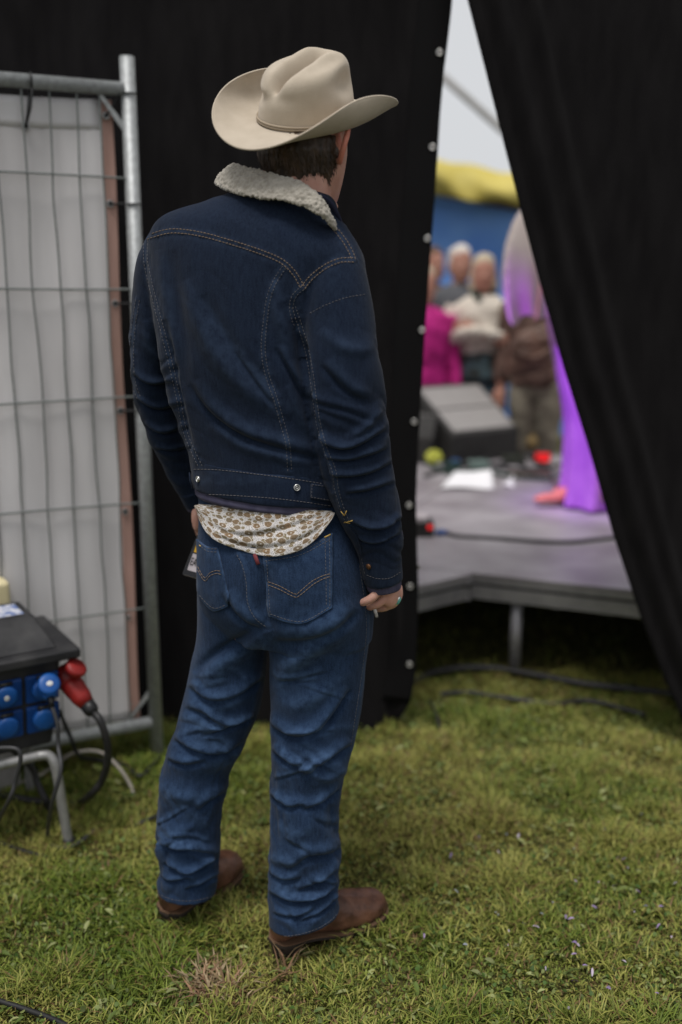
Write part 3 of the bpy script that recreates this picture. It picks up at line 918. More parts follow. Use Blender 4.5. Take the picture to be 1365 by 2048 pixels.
def tn(kind, **kw):
    n = t.nodes.new(kind)
    for k, v in kw.items():
        if k in n.inputs: n.inputs[k].default_value = v
        else: setattr(n, k, v)
    return n
def voro(scale, rand=.85, feature='F1', off=(0, 0, 0)):
    m2 = t.nodes.new('ShaderNodeMapping'); m2.inputs['Location'].default_value = off; t.links.new(mp.outputs[0], m2.inputs[0])
    n = tn('ShaderNodeTexVoronoi', Scale=scale, Randomness=rand, feature=feature); n.voronoi_dimensions = '2D'
    t.links.new(m2.outputs[0], n.inputs['Vector']); return n
def cmp(sock, thr, soft=.02, inv=False):
    r = t.nodes.new('ShaderNodeMapRange')
    r.inputs[1].default_value, r.inputs[2].default_value = (thr + soft, thr - soft) if not inv else (thr - soft, thr + soft)
    t.links.new(sock, r.inputs[0]); return r.outputs[0]
def mxc(a, bb, f):
    x = t.nodes.new('ShaderNodeMix'); x.data_type = 'RGBA'
    for s, v in ((0, f), (6, a), (7, bb)):
        if isinstance(v, tuple): x.inputs[s].default_value = (*v, 1)
        elif isinstance(v, float): x.inputs[s].default_value = v
        else: t.links.new(v, x.inputs[s])
    return x.outputs[2]
v_sp = voro(52, 1.0)
c = mxc((0.60, 0.575, 0.56), (0.07, 0.07, 0.085), cmp(v_sp.outputs['Distance'], .30, .06))
v_s = voro(6.8, .9, off=(3.3, 1.7, 0))
rnd = t.nodes.new('ShaderNodeSeparateColor'); t.links.new(v_s.outputs['Color'], rnd.inputs[0])
c = mxc(c, (0.56, 0.53, 0.50), cmp(v_s.outputs['Distance'], .36, .02))
c = mxc(c, (0.17, 0.135, 0.085), cmp(v_s.outputs['Distance'], .29, .03))
c = mxc(c, (0.24, 0.20, 0.13), cmp(v_s.outputs['Distance'], .15, .05))
v_b = voro(4.4, .62)
c = mxc(c, (0.56, 0.53, 0.50), cmp(v_b.outputs['Distance'], .385, .02))
tone = t.nodes.new('ShaderNodeSeparateColor'); t.links.new(v_b.outputs['Color'], tone.inputs[0])
brown = mxc((0.25, 0.165, 0.095), (0.20, 0.165, 0.115), tone.outputs[0])
c = mxc(c, brown, cmp(v_b.outputs['Distance'], .335, .02))
pet = tn('ShaderNodeTexVoronoi', Scale=34, Randomness=.9); pet.voronoi_dimensions = '2D'; t.links.new(mp.outputs[0], pet.inputs['Vector'])
ringm = t.nodes.new('ShaderNodeMath'); ringm.operation = 'MULTIPLY'
t.links.new(cmp(v_b.outputs['Distance'], .30, .03), ringm.inputs[0]); t.links.new(cmp(pet.outputs['Distance'], .34, .1), ringm.inputs[1])
c = mxc(c, (0.13, 0.09, 0.06), ringm.outputs[0])
ctr = t.nodes.new('ShaderNodeMath'); ctr.operation = 'MULTIPLY'
t.links.new(cmp(v_b.outputs['Distance'], .065, .02), ctr.inputs[0]); t.links.new(cmp(tone.outputs[1], .5, .01, True), ctr.inputs[1])
c = mxc(c, (0.62, 0.58, 0.52), ctr.outputs[0])
t.links.new(c, b.inputs['Base Color'])
bp = t.nodes.new('ShaderNodeBump'); bp.inputs['Strength'].default_value = .15; bp.inputs['Distance'].default_value = .001
nn = tn('ShaderNodeTexNoise', Scale=160.0); t.links.new(mp.outputs[0], nn.inputs['Vector']); t.links.new(nn.outputs['Fac'], bp.inputs['Height']); t.links.new(bp.outputs[0], b.inputs['Normal'])

top = [(401, 1008), (450, 1011), (520, 1014), (590, 1018), (662, 1022)]
bot = [(402, 1014), (412, 1045), (440, 1080), (490, 1103), (545, 1113), (590, 1106), (625, 1085), (650, 1052), (664, 1027)]
def shoff(u, v):
    return .0035 + .012 * math.sin(v * math.pi * .5) * (0.6 + .4 * math.sin(u * 9 + 1)) + .004 * math.sin(u * 17 + v * 4) * v
sm = patch(NB, between(top, bot), 70, 40, shoff, .001)
V, N = get_vn(sm)
d4, _ = stroke_disp(V, N, [([(420, 1040), (480, 1062), (560, 1050), (640, 1022)], 8, .004, 'fold'), ([(430, 1062), (500, 1085), (570, 1080), (640, 1050)], 8, .004, 'fold'), ([(470, 1020), (520, 1035), (570, 1028)], 7, .003, 'ridge'), ([(560, 1012), (575, 1030), (570, 1060)], 7, .003, 'valley')])
set_v(sm, V + N * d4[:, None])
shirt = link('shirt_tail', sm, person, M_shirt); add_solid(shirt, .0012, -1)

# ---- boots
def boot(heel, toe_dir, L=.300, roll=0.0):
    hx, hy = heel
    fx = np.array([math.sin(toe_dir), math.cos(toe_dir), 0]); lx = np.array([math.cos(toe_dir), -math.sin(toe_dir), 0]); uz = np.array([0, 0, 1.0])
    def W(x, y, z): return np.array([hx, hy, 0.0]) + lx * x + fx * y + uz * z
    rows = [  # y, half width, z of the sole line, z top
        (.000, .009, .034, .080), (.004, .020, .034, .102), (.014, .033, .034, .125), (.04, .037, .033, .150), (.08, .037, .030, .150), (.115, .038, .022, .128),
        (.15, .043, .014, .105), (.19, .049, .010, .090), (.225, .050, .010, .079), (.26, .046, .012, .070), (.283, .037, .015, .061), (.297, .022, .019, .048), (.3, .008, .024, .038)]
    rows = [(r0 * L / .3, *r_) for r0, *r_ in rows]
    rr = []
    for y, hw, z0, z1 in catmull(rows, 40):
        th = np.linspace(0, 2 * math.pi, 32, endpoint=False)
        h = (z1 - z0)
        pts = []
        for a in th:
            cx, sx = math.cos(a), math.sin(a)
            zx = z0 + h * .38 + (h * .62 * max(sx, 0) ** .9 if sx > 0 else -h * .38 * abs(sx) ** .55)
            wx = hw * np.sign(cx) * abs(cx) ** .72 * (1 - .30 * max(sx, 0) ** 2)
            pts.append(W(wx, y, zx))
        rr.append(np.array(pts))
    upper = loft(rr)
    shaft = tube([W(0, .052, .06), W(0, .058, .13), W(0, .050, .2), W(0, .050, .25)], [.040, .042, .043, .043], 24)
    um = union([upper, shaft], .003, 5)
    V, N = get_vn(um)
    V += N * (0.0012 * fbm(V * 30, 3) + .0016 * (0.3 - np.abs(noise3(V * np.array([22, 22, 40.])))))[:, None]
    set_v(um, V)
    o = link('boot', um, person, M_leather)
    # sole and welt follow the outline
    out = []
    prof = catmull(rows, 40)
    for z_off, grow, hh, nm, mt in ((0, .0055, .006, 'sole', M_sole), (.0062, .0048, .003, 'welt', M_welt)):
        top_, bot_ = [], []
        pts = [(-(hw + grow), y, z0) for y, hw, z0, z1 in prof] + [(hw + grow, y, z0) for y, hw, z0, z1 in prof[::-1]]
        pts[0] = (pts[0][0], -grow, pts[0][2]); pts[-1] = (pts[-1][0], -grow, pts[-1][2])
        k = len(prof)
        pts[k - 1] = (pts[k - 1][0], pts[k - 1][1] + grow, pts[k - 1][2]); pts[k] = (pts[k][0], pts[k][1] + grow, pts[k][2])
        n = len(pts)
        Vb = [W(x, y, z - .006 + z_off) for x, y, z in pts] + [W(x, y, z - .006 + z_off + hh) for x, y, z in pts]
        Fs = [tuple(range(n)), tuple(range(2 * n - 1, n - 1, -1))]
        Vb = np.array(Vb)
        Fs = [(i, (i + 1) % n, n + (i + 1) % n, n + i) for i in range(n)]
        for i in range(k - 1):
            Fs.append((i, n - 1 - i, n - 2 - i, i + 1)); Fs.append((n + i, n + i + 1, 2 * n - 2 - i, 2 * n - 1 - i))
        obj(nm, (Vb, Fs), mt, o, smooth=False)
    hb = []
    for z, s, yo in ((-.004, .90, .004), (.010, .93, .002), (.028, 1.0, 0)):
        ring = []
        for a in np.linspace(0, 2 * math.pi, 28, endpoint=False):
            x = math.cos(a) * .036 * s; yy = .034 + math.sin(a) * .038 * s
            if math.sin(a) > 0.5: yy = .034 + .5 * .038 * s + .012
            ring.append(W(x, yy + yo, z))
        hb.append(np.array(ring))
    obj('heel', loft(hb), M_sole, o, smooth=False)
    return o
hR = G(577, 1912); hL = G(348, 1852)
BOOTS = [((hR[0] - .036, hR[1] + .010), R(58), .305), ((hL[0] - .020, hL[1] + .006), R(31), .275)]
for b_ in BOOTS:
    boot(*b_)

# ---- hat (built level, then tipped back and turned with the head)
def hat_mesh():
    nth = 144
    th = np.linspace(0, 2 * math.pi, nth, endpoint=False)     # 0 = right side, pi/2 = front
    ax, ay = .0900, .112
    sx, sy = np.cos(th), np.sin(th)
    crown = []
    prof = [(0, 1.0), (.01, .995), (.025, .985), (.045, .972), (.065, .955), (.083, .930), (.097, .89), (.107, .825), (.113, .74), (.1155, .63)]
    prof = catmull(prof, 30)
    for z, s in prof:
        k = z / .115
        hh = z * (1 + .10 * sy * k)                            # front a little taller
        x = ax * s * sx; y = ay * s * sy * (1 - .02 * k)
        crown.append(np.stack([x, y, hh], 1))
    s0, z0 = prof[-1][1], crown[-1][:, 2]
    for s in np.linspace(s0, 0.02, 16)[1:]:
        x = ax * s * sx; y = ay * s * sy * .98
        crown.append(np.stack([x, y, z0 + .004 * (1 - (s / s0) ** 2)], 1))
    C = np.array(crown)
    X, Y, Z = C[..., 0], C[..., 1], C[..., 2]
    top = np.clip((Z - .045) / .06, 0, 1)
    # long centre crease, deepest at the back third, running out over the back of the crown
    cz = np.exp(-(X / .0135) ** 2) * np.clip((.078 - Y) / .05, 0, 1) * np.clip((Y + .125) / .05, 0, 1)
    Z = Z - top * cz * (.046 - .010 * np.clip(Y / .08, -1, 1))
    # rim ridges either side of the crease
    Z = Z + top * .008 * np.exp(-((np.abs(X) - .030) / .014) ** 2) * np.clip((.085 - np.abs(Y)) / .05, 0, 1)
    # pushed-in dents on both front quarters and broad dimples along the sides
    for sgn in (-1, 1):
        g = np.exp(-(((X - sgn * .062) / .030) ** 2 + ((Y - .030) / .042) ** 2 + ((Z - .082) / .026) ** 2))
        X = X - sgn * .026 * g; Z = Z - .011 * g
    # soft kink low on the back left, and crease end at the back
    g = np.exp(-(((X + .045) / .028) ** 2 + ((Y + .075) / .03) ** 2 + ((Z - .054) / .012) ** 2)); Y = Y + .014 * g; X = X + .006 * g
    g = np.exp(-(((X - .0) / .020) ** 2 + ((Y + .078) / .03) ** 2 + ((Z - .080) / .022) ** 2)); Y = Y + .012 * g
    g = np.exp(-(((X - .02) / .03) ** 2 + ((Y + .08) / .03) ** 2 + ((Z - .060) / .012) ** 2)); Y = Y + .004 * g
    g = np.exp(-(((X + .03) / .02) ** 2 + ((Y + .085) / .03) ** 2 + ((Z - .072) / .012) ** 2)); Y = Y - .004 * g
    C = np.stack([X, Y, Z * .95], 2)
    # brim
    nb = 26
    br = []
    side = np.abs(np.cos(th)) ** 1.9
    base = C[0]
    Wd = .092 + .010 * np.abs(np.cos(th)) ** 2
    al0 = R(-9) * np.abs(np.sin(th)) ** 2 + R(4) * side
    curl = R(104) * side
    nrm = np.stack([sx / ax, sy / ay], 1); nrm /= np.linalg.norm(nrm, axis=1)[:, None]
    pos = base.copy(); br.append(pos.copy())
    for i in range(1, nb):
        q = i / (nb - 1)
        al = al0 + curl * np.clip((q - .12) / .88, 0, 1) ** 1.05
        st_ = Wd / (nb - 1)
        pos = pos + np.concatenate([nrm * (np.cos(al) * st_)[:, None], (np.sin(al) * st_)[:, None]], 1)
        br.append(pos.copy())
    return C, np.array(br)
C, Br = hat_mesh()
HAT = Matrix.Translation(Vector(P(614, 236, 2.045))) @ Matrix.Rotation(R(-37), 4, 'Z') @ Matrix.Rotation(R(17), 4, 'Y') @ Matrix.Rotation(R(19), 4, 'X') @ Matrix.Scale(.93, 4)
HATM = np.array(HAT)
def hx(A):
    A = np.asarray(A, float).reshape(-1, 3)
    return A @ HATM[:3, :3].T + HATM[:3, 3]
hat = empty('cowboy_hat', HAT.translation)
hat.parent = person
hat.matrix_parent_inverse = person.matrix_basis.inverted()
crV = hx(C); ncr = len(C)
cF = grid_faces(ncr, 144)
crV = np.concatenate([crV, [crV[-144:].mean(0)]])
cF += [((ncr - 1) * 144 + j, (ncr - 1) * 144 + (j + 1) % 144, len(crV) - 1) for j in range(144)]
co = link('crown', mesh(crV, cF), hat, M_felt); add_solid(co, .002, -1)
sb = co.modifiers.new('sub', 'SUBSURF'); sb.levels = sb.render_levels = 1
bo = link('brim', mesh(hx(Br), grid_faces(len(Br), 144)), hat, M_felt); add_solid(bo, .0034, 0)
edge = hx(Br[-1]); edge = np.concatenate([edge, edge[:3]])
obj('brim_edge', tube(edge, .0021, 8), M_felt, bo)
for dz in (.006, .0105):
    s = 1.018 - dz * .2
    ring = C[0] * np.array([s, s, 0]) + np.array([0, 0, dz]); ring = np.concatenate([ring, ring[:2]])
    obj('hat_band', tube(hx(ring), .0020, 8), M_hatcord, hat)
kn = np.array([-.080, -.028, .014])
obj('band_knot', join(tube(hx(catmull([kn, kn + [-.006, -.004, .004], kn + [-.010, -.002, -.004], kn + [-.010, .004, -.010]], 14)), .0022, 6), tube(hx(catmull([kn, kn + [-.004, -.006, .008], kn + [-.006, -.006, .016]], 10)), .0018, 6)), M_darktrim, hat)

# ---- body: one continuous surface inside the clothes, with head, ears, hands
HYAW = R(32)
HC = np.array(P(611, 292, 2.045))
def hd(x, y, z):      # head space: right, forward, up
    return HC + np.array([math.cos(HYAW) * x + math.sin(HYAW) * y, -math.sin(HYAW) * x + math.cos(HYAW) * y, z])
HM = np.array([[math.cos(HYAW), math.sin(HYAW), 0], [-math.sin(HYAW), math.cos(HYAW), 0], [0, 0, 1]])
def hring(z, hw, yb, yf, n=2.2):
    th = np.linspace(0, 2 * math.pi, 40, endpoint=False)
    out = []
    for a in th:
        cx, sx = math.cos(a), math.sin(a)
        x = hw * np.sign(cx) * abs(cx) ** (2 / n)
        y = (yf if sx > 0 else yb) * abs(sx) ** (2 / n) * np.sign(sx)
        out.append(hd(x, y, z))
    return np.array(out)
headrows = [(-.125, .018, .00, .070), (-.112, .032, .02, .086), (-.095, .045, .045, .092), (-.07, .057, .065, .093), (-.04, .067, .080, .094),
            (-.01, .073, .088, .095), (.015, .072, .084, .094), (.04, .068, .076, .088), (.065, .058, .066, .074), (.085, .044, .052, .056), (.10, .026, .034, .034)]
parts = [loft([hring(*r_) for r_ in catmull(headrows, 30)])]
parts.append(ellipsoid(hd(0, .102, -.028), (.013, .020, .020), HM))                 # nose
parts.append(tube([hd(0, .092, .008), hd(0, .102, -.012), hd(0, .112, -.032)], [.007, .009, .011], 10))
parts.append(ellipsoid(hd(0, .090, .022), (.045, .012, .010), HM))                  # brow
parts.append(ellipsoid(hd(0, .093, -.064), (.022, .010, .006), HM))                 # lips
parts.append(ellipsoid(hd(0, .093, -.074), (.020, .010, .006), HM))
parts.append(ellipsoid(hd(0, .086, -.108), (.020, .014, .016), HM))                 # chin
for s in (-.93, 1):                                                                 # ears: rim, bowl, lobe
    e0 = [hd(s * .072, .008, .022), hd(s * .092, .002, .034), hd(s * .104, -.012, .016), hd(s * .100, -.018, -.008), hd(s * .088, -.010, -.028), hd(s * .077, .002, -.036)]
    parts.append(tube(catmull(e0, 16), [.0062] * 16, 8))
    parts.append(tube([hd(s * .070, .002, .02), hd(s * .076, -.004, 0), hd(s * .073, .002, -.026)], [.008, .010, .007], 8))
    parts.append(ellipsoid(hd(s * .076, -.002, -.031), (.006, .006, .008), HM))
nk = [np.array(hd(0, -.028, .0)), np.array(hd(0, -.024, -.06)), np.array(hd(-.002, -.022, -.11)), P(560, 400, 2.04), P(545, 450, 2.05)]
parts.append(tube(catmull(nk, 16), catmull([[.060], [.060], [.060], [.066], [.08]], 16)[:, 0], 28))
parts.append(body_loft(TORSO[1:], 40, shrink=.86))
parts.append(body_loft(HIPS, 30, shrink=.9))
parts.append(limb_loft(SLEEVE_L, 40, .62)); parts.append(limb_loft(SLEEVE_R, 40, .62))
parts.append(limb_loft(LEG_R, 50, .56)); parts.append(limb_loft(LEG_L, 50, .56))
# right hand: palm and five curled fingers (little finger nearest the camera)
def fing(pts, r):
    q = catmull(np.array([P(*p_) for p_ in pts]), 16)
    rr = catmull(np.array(r)[:, None], 16)[:, 0]
    rr[-1] *= .55; rr[-2] *= .85
    return tube(q, rr, 12)
parts.append(limb_loft([(766, 1130, 1.966, 27, .026), (771, 1160, 1.972, 25, .032), (776, 1178, 1.985, 24, .041), (781, 1193, 1.993, 19, .038)], 16))
parts.append(fing([(765, 1166, 1.955), (757, 1183, 1.942), (744, 1196, 1.938), (731, 1203, 1.944), (721, 1207, 1.954)], [.011, .0098, .0092, .0088, .0080]))
parts.append(fing([(777, 1172, 1.972), (772, 1193, 1.958), (758, 1206, 1.955), (744, 1212, 1.962), (736, 1214, 1.972)], [.011, .0105, .0098, .0092, .0085]))
parts.append(fing([(789, 1172, 1.992), (789, 1196, 1.978), (776, 1211, 1.975), (760, 1216, 1.983), (750, 1214, 1.995)], [.011, .0105, .0100, .0092, .0085]))
parts.append(fing([(795, 1170, 2.012), (797, 1190, 2.004), (788, 1206, 2.000), (774, 1212, 2.008), (764, 1210, 2.02)], [.0105, .0102, .0098, .0092, .0085]))
parts.append(fing([(772, 1150, 2.012), (764, 1172, 2.03), (757, 1192, 2.035), (752, 1206, 2.03)], [.014, .012, .0105, .009]))
# left hand: back of the hand and fingers reaching to the pass
parts.append(limb_loft([(394, 985, 2.27, 18, .024), (398, 1012, 2.285, 14, .034), (398, 1035, 2.292, 12, .036), (397, 1050, 2.295, 10, .032)], 14))
for k, (yy, xx, ln) in enumerate(((2.262, 395, 1064), (2.282, 397, 1070), (2.302, 399, 1071), (2.32, 401, 1064))):
    parts.append(fing([(xx, 1036, yy), (xx - 2, 1050, yy), (xx + 1, ln - 6, yy + .002), (xx + 4, ln + 2, yy + .006)], [.0098, .0094, .0088, .0078]))
parts.append(fing([(398, 1008, 2.255), (392, 1030, 2.245), (393, 1048, 2.243), (396, 1061, 2.246)], [.0125, .0108, .0098, .0085]))
bm = union(parts, .0030, 3)
V, N = get_vn(bm)
hl = (V - HC) @ HM          # back to head space: right, forward, up
attr(bm, 'blush', np.clip((np.abs(hl[:, 0]) - .072) / .012, 0, 1) * (np.abs(hl[:, 2]) < .06) * (np.abs(hl[:, 1]) < .05))
M_skin_man = M_skin.copy()
t = M_skin_man.node_tree; bsdf = t.nodes['Principled BSDF']
src = bsdf.inputs['Base Color'].links[0].from_socket
at_ = t.nodes.new('ShaderNodeAttribute'); at_.attribute_name = 'blush'
mx_ = t.nodes.new('ShaderNodeMix'); mx_.data_type = 'RGBA'; mx_.inputs[7].default_value = (.66, .25, .19, 1)
t.links.new(at_.outputs['Fac'], mx_.inputs[0]); t.links.new(src, mx_.inputs[6]); t.links.new(mx_.outputs[2], bsdf.inputs['Base Color'])
body = link('body', bm, person, M_skin_man)
# ring: silver band with a turquoise stone on the second finger
rc = P(783, 1199, 1.978)
rn = P(776, 1211, 1.975) - P(789, 1190, 1.98); rn /= np.linalg.norm(rn)
ring = obj('finger_ring', torus(rc + [.003, 0, 0], rn, .0108, .0020, 24, 8), M_silver, person)
sd = np.array([.80, -.45, -.10]); sd /= np.linalg.norm(sd)
a2 = np.cross(rn, sd); a2 /= np.linalg.norm(a2); s2 = np.cross(a2, rn)
MM = np.stack([a2, rn, s2], 1)
obj('bezel', ellipsoid(rc + [.003, 0, 0] + sd * .0118, (.0085, .011, .0040), MM), M_silver, ring)
obj('stone', ellipsoid(rc + [.003, 0, 0] + sd * .0132, (.0068, .0092, .0040), MM), M_turq, ring)

# ---- hair: cropped cap with separate strands
hr = []
for z, hw, yb, yf in catmull([(-.118, .034, .066, -.040), (-.104, .043, .075, -.040), (-.085, .052, .080, -.034), (-.05, .068, .090, -.018), (-.022, .080, .104, -.008), (-.006, .080, .101, .015), (.008, .079, .099, .03), (.015, .066, .086, .03), (.020, .035, .045, .03)], 26):
    th_ = np.linspace(0, 2 * math.pi, 60, endpoint=False)
    ring_ = []
    for a in th_:
        cx, sx = math.cos(a), math.sin(a)
        x = hw * np.sign(cx) * abs(cx) ** .9; y = (yf * abs(sx) ** .9 if sx > 0 else -yb * abs(sx) ** .9)
        ring_.append(hd(x, y, z))
    hr.append(np.array(ring_))
hm = union([loft(hr)], .0032, 4)
V, N = get_vn(hm)
V += N * (.0022 * noise3(V * np.array([160, 160, 50.])) + .0015 * noise3(V * np.array([60, 60, 20.])))[:, None]
set_v(hm, V)
hair = link('hair', hm, person, M_hair)
V, N = get_vn(hm)
idx = rng.choice(len(V), 5200)
sV, sF = [], []
down = np.array([0, 0, -1.0])
for i in idx:
    p_, n_ = V[i], N[i]
    if p_[2] > HC[2] - .018: continue
    rel = (p_ - HC)
    l_ = rng.uniform(.010, .020) * (1 if rel[2] > -.05 else .55)
    d_ = down + n_ * rng.uniform(.05, .35) + rng.normal(size=3) * .15 + np.array([.25, .2, 0])
    d_ = d_ - n_ * d_.dot(n_) * .75; d_ /= np.linalg.norm(d_)
    sd_ = np.cross(d_, n_); sd_ /= np.linalg.norm(sd_) + 1e-9
    k = len(sV); wv = rng.uniform(.0003, .0006)
    q0 = p_ - n_ * .001; q1 = p_ + d_ * l_ * .55 + n_ * .0022; q2 = p_ + d_ * l_ + n_ * rng.uniform(.0005, .003)
    sV += [q0 - sd_ * wv, q0 + sd_ * wv, q1 + sd_ * wv, q1 - sd_ * wv, q2]
    sF += [(k, k + 1, k + 2, k + 3), (k + 3, k + 2, k + 4)]
tag(obj('strands', (np.array(sV), sF), M_hair, hair), kind='stuff')

# ---- held things
cg0, cg1 = P(748, 1210, 1.958), P(754, 1233, 1.956)
cgo = obj('cigarette', tube([cg0, cg0 * .45 + cg1 * .55, cg1], [.0036, .0036, .0034], 12), mat('cigarette_paper', (0.62, 0.58, 0.56), .85, (.3, .28, .27), 120), None)
tag(cgo, 'short burnt cigarette end held in the curled fingers below the turquoise ring', 'cigarette')
obj('ash_tip', tube([cg1, cg1 + (cg1 - cg0) * .10], [.0034, .0028], 12), mat('ash', (.16, .155, .15), .95, (.06, .06, .06), 300, bump=.5, bscale=900), cgo)

pas = empty('pass_pouch', P(385, 1110, 2.20), 'clear plastic pass pouch with yellow and white panels at the man\'s left hip', 'pass pouch')
M_clear = mat('cloudy_plastic', (.30, .27, .25), .25, spec=.6)
A = [P(397, 1070, 2.20), P(424, 1078, 2.17), P(402, 1158, 2.17), P(367, 1148, 2.20)]
def quad_sheet(q, off, n=np.array([-.35, -.94, 0])):
    return np.array(q) + n * off, [(0, 1, 2, 3)]
def bil(u, v):
    a = A[0] + (A[1] - A[0]) * u; b_ = A[3] + (A[2] - A[3]) * u
    return a + (b_ - a) * v
def sub(u0, u1, v0, v1, off):
    return quad_sheet([bil(u0, v0), bil(u1, v0), bil(u1, v1), bil(u0, v1)], off)
po_ = obj('pouch', sub(0, 1, 0, 1, 0), mat('pouch_black', (.012, .012, .016), .35, spec=.5), pas, False); add_solid(po_, .003, -1)
rimc = [bil(1, 0), bil(0, 0), bil(0, .5), bil(.0, .97), bil(.06, 1.0), bil(1, 1)]
obj('pouch_rim', tube(np.array(rimc), .0022, 8), M_clear, pas)
obj('yellow_panel', sub(.16, .95, .10, .40, .0042), mat('yellow_card', (.62, .36, .03), .6), pas, False)
wp = obj('white_panel', sub(.16, .95, .44, .86, .0042), mat('white_card', (.42, .38, .41), .6, (.55, .5, .53), 60), pas, False)
ft = bpy.data.curves.new('txt', 'FONT'); ft.body = 'EA'; ft.size = .030; ft.extrude = .0001
to = bpy.data.objects.new('tmp', ft); COL.objects.link(to)
tm = evaluated_text = bpy.data.meshes.new_from_object(to.evaluated_get(bpy.context.evaluated_depsgraph_get()))
bpy.data.objects.remove(to)
ex = (bil(1, .5) - bil(0, .5)); ex /= np.linalg.norm(ex); ey = bil(.5, 0) - bil(.5, 1); ey /= np.linalg.norm(ey)
Vt = np.zeros(len(tm.vertices) * 3); tm.vertices.foreach_get('co', Vt); Vt = Vt.reshape(-1, 3)
cr, sr_ = math.cos(R(-90)), math.sin(R(-90))
org = bil(.18, .60)
Vn = org + (Vt[:, :1]) * ex * .55 + (Vt[:, 1:2]) * ey * .9 - ey * .012 + np.array([-.35, -.94, 0]) * .0050
set_v(tm, Vn)
link('lettering', tm, wp, mat('black_print', (.01, .015, .015), .6), False)
# ================================================================== ground and lawn
def fast_mesh(V, T3=None, Q4=None):
    me = bpy.data.meshes.new('m')
    V = np.asarray(V, np.float32)
    loops, starts = [], []
    n = 0
    if Q4 is not None and len(Q4):
        loops.append(np.asarray(Q4, np.int32).ravel()); starts.append(np.arange(len(Q4)) * 4); n = len(Q4) * 4
    if T3 is not None and len(T3):
        loops.append(np.asarray(T3, np.int32).ravel()); starts.append(n + np.arange(len(T3)) * 3)
    L = np.concatenate(loops); S = np.concatenate(starts).astype(np.int32)
    me.vertices.add(len(V)); me.vertices.foreach_set('co', V.ravel())
    me.loops.add(len(L)); me.loops.foreach_set('vertex_index', L)
    me.polygons.add(len(S)); me.polygons.foreach_set('loop_start', S)
    me.update(calc_edges=True)
    return me

def ground_z(x, y):
    q = np.stack([x, y, np.zeros_like(x)], 1)
    return -0.012 + 0.010 * fbm(q * 2.2, 3)

gx = np.concatenate([np.linspace(-60, -3, 14), np.linspace(-2.8, 2.8, 130), np.linspace(3, 60, 14)])
gy = np.concatenate([np.linspace(-30, .6, 8), np.linspace(.8, 5, 110), np.linspace(5.4, 120, 26)])
XX, YY = np.meshgrid(gx, gy, indexing='ij')
near = (np.abs(XX) < 3) & (YY > .7) & (YY < 5.2)
ZZ = np.where(near, ground_z(XX.ravel(), YY.ravel()).reshape(XX.shape), -.014)
M_soil = mat('lawn_soil', (.045, .046, .014), .95, (.085, .075, .028), 26, 6, bump=.8, bscale=240, spec=.1)
go = obj('ground', (np.stack([XX, YY, ZZ], 2).reshape(-1, 3), grid_faces(len(gx), len(gy), False)), M_soil)
go.data.flip_normals()
tag(go, kind='structure')

def blade_mat(name, spec=.25, trans=True):
    m = bpy.data.materials.new(name); m.use_nodes = True
    t = m.node_tree; b = t.nodes['Principled BSDF']
    a = t.nodes.new('ShaderNodeAttribute'); a.attribute_name = 'tint'; a.attribute_type = 'GEOMETRY'
    t.links.new(a.outputs['Color'], b.inputs['Base Color'])
    b.inputs['Roughness'].default_value = .6; b.inputs['Specular IOR Level'].default_value = spec
    return m

def set_tint(me, colpv):
    a = me.attributes.new('tint', 'FLOAT_COLOR', 'POINT')
    c4 = np.ones((len(colpv), 4), np.float32); c4[:, :3] = colpv
    a.data.foreach_set('color', c4.ravel())

def under_boot(x, y):
    m = np.zeros(len(x), bool)
    for (bx0, by0), a, L in BOOTS:
        dx, dy = x - bx0, y - by0
        f_, l_ = dx * math.sin(a) + dy * math.cos(a), dx * math.cos(a) - dy * math.sin(a)
        m |= (f_ > .0) & (f_ < L - .01) & (np.abs(l_) < .034)
    return m
def visible_width(y): return .40 * y + .22

def scatter(n_near, n_far):
    y = rng.uniform(1.45, 3.7, n_near); x = rng.uniform(-1, 1, n_near) * visible_width(y)
    y2 = rng.uniform(.9, 5.4, n_far); x2 = rng.uniform(-2.7, 2.7, n_far)
    return np.concatenate([x, x2]), np.concatenate([y, y2])

def lawn_tone(x, y):
    """patchiness of the turf: 0 fresh green .. 1 straw"""
    q = np.stack([x, y, np.zeros_like(x)], 1)
    dry = .47 + .62 * fbm(q * 2.3 + 5, 4)
    dry += .30 * np.exp(-(((x - .55) / .6) ** 2 + ((y - 2.75) / .45) ** 2))      # trodden patch by the opening
    dry -= .22 * np.exp(-(((x + .55) / .35) ** 2 + ((y - 2.3) / .35) ** 2))
    dry += .45 * np.exp(-(((x + .22) / .10) ** 2 + ((y - 1.86) / .06) ** 2))     # dead tuft beside the boots
    return np.clip(dry, 0, 1)

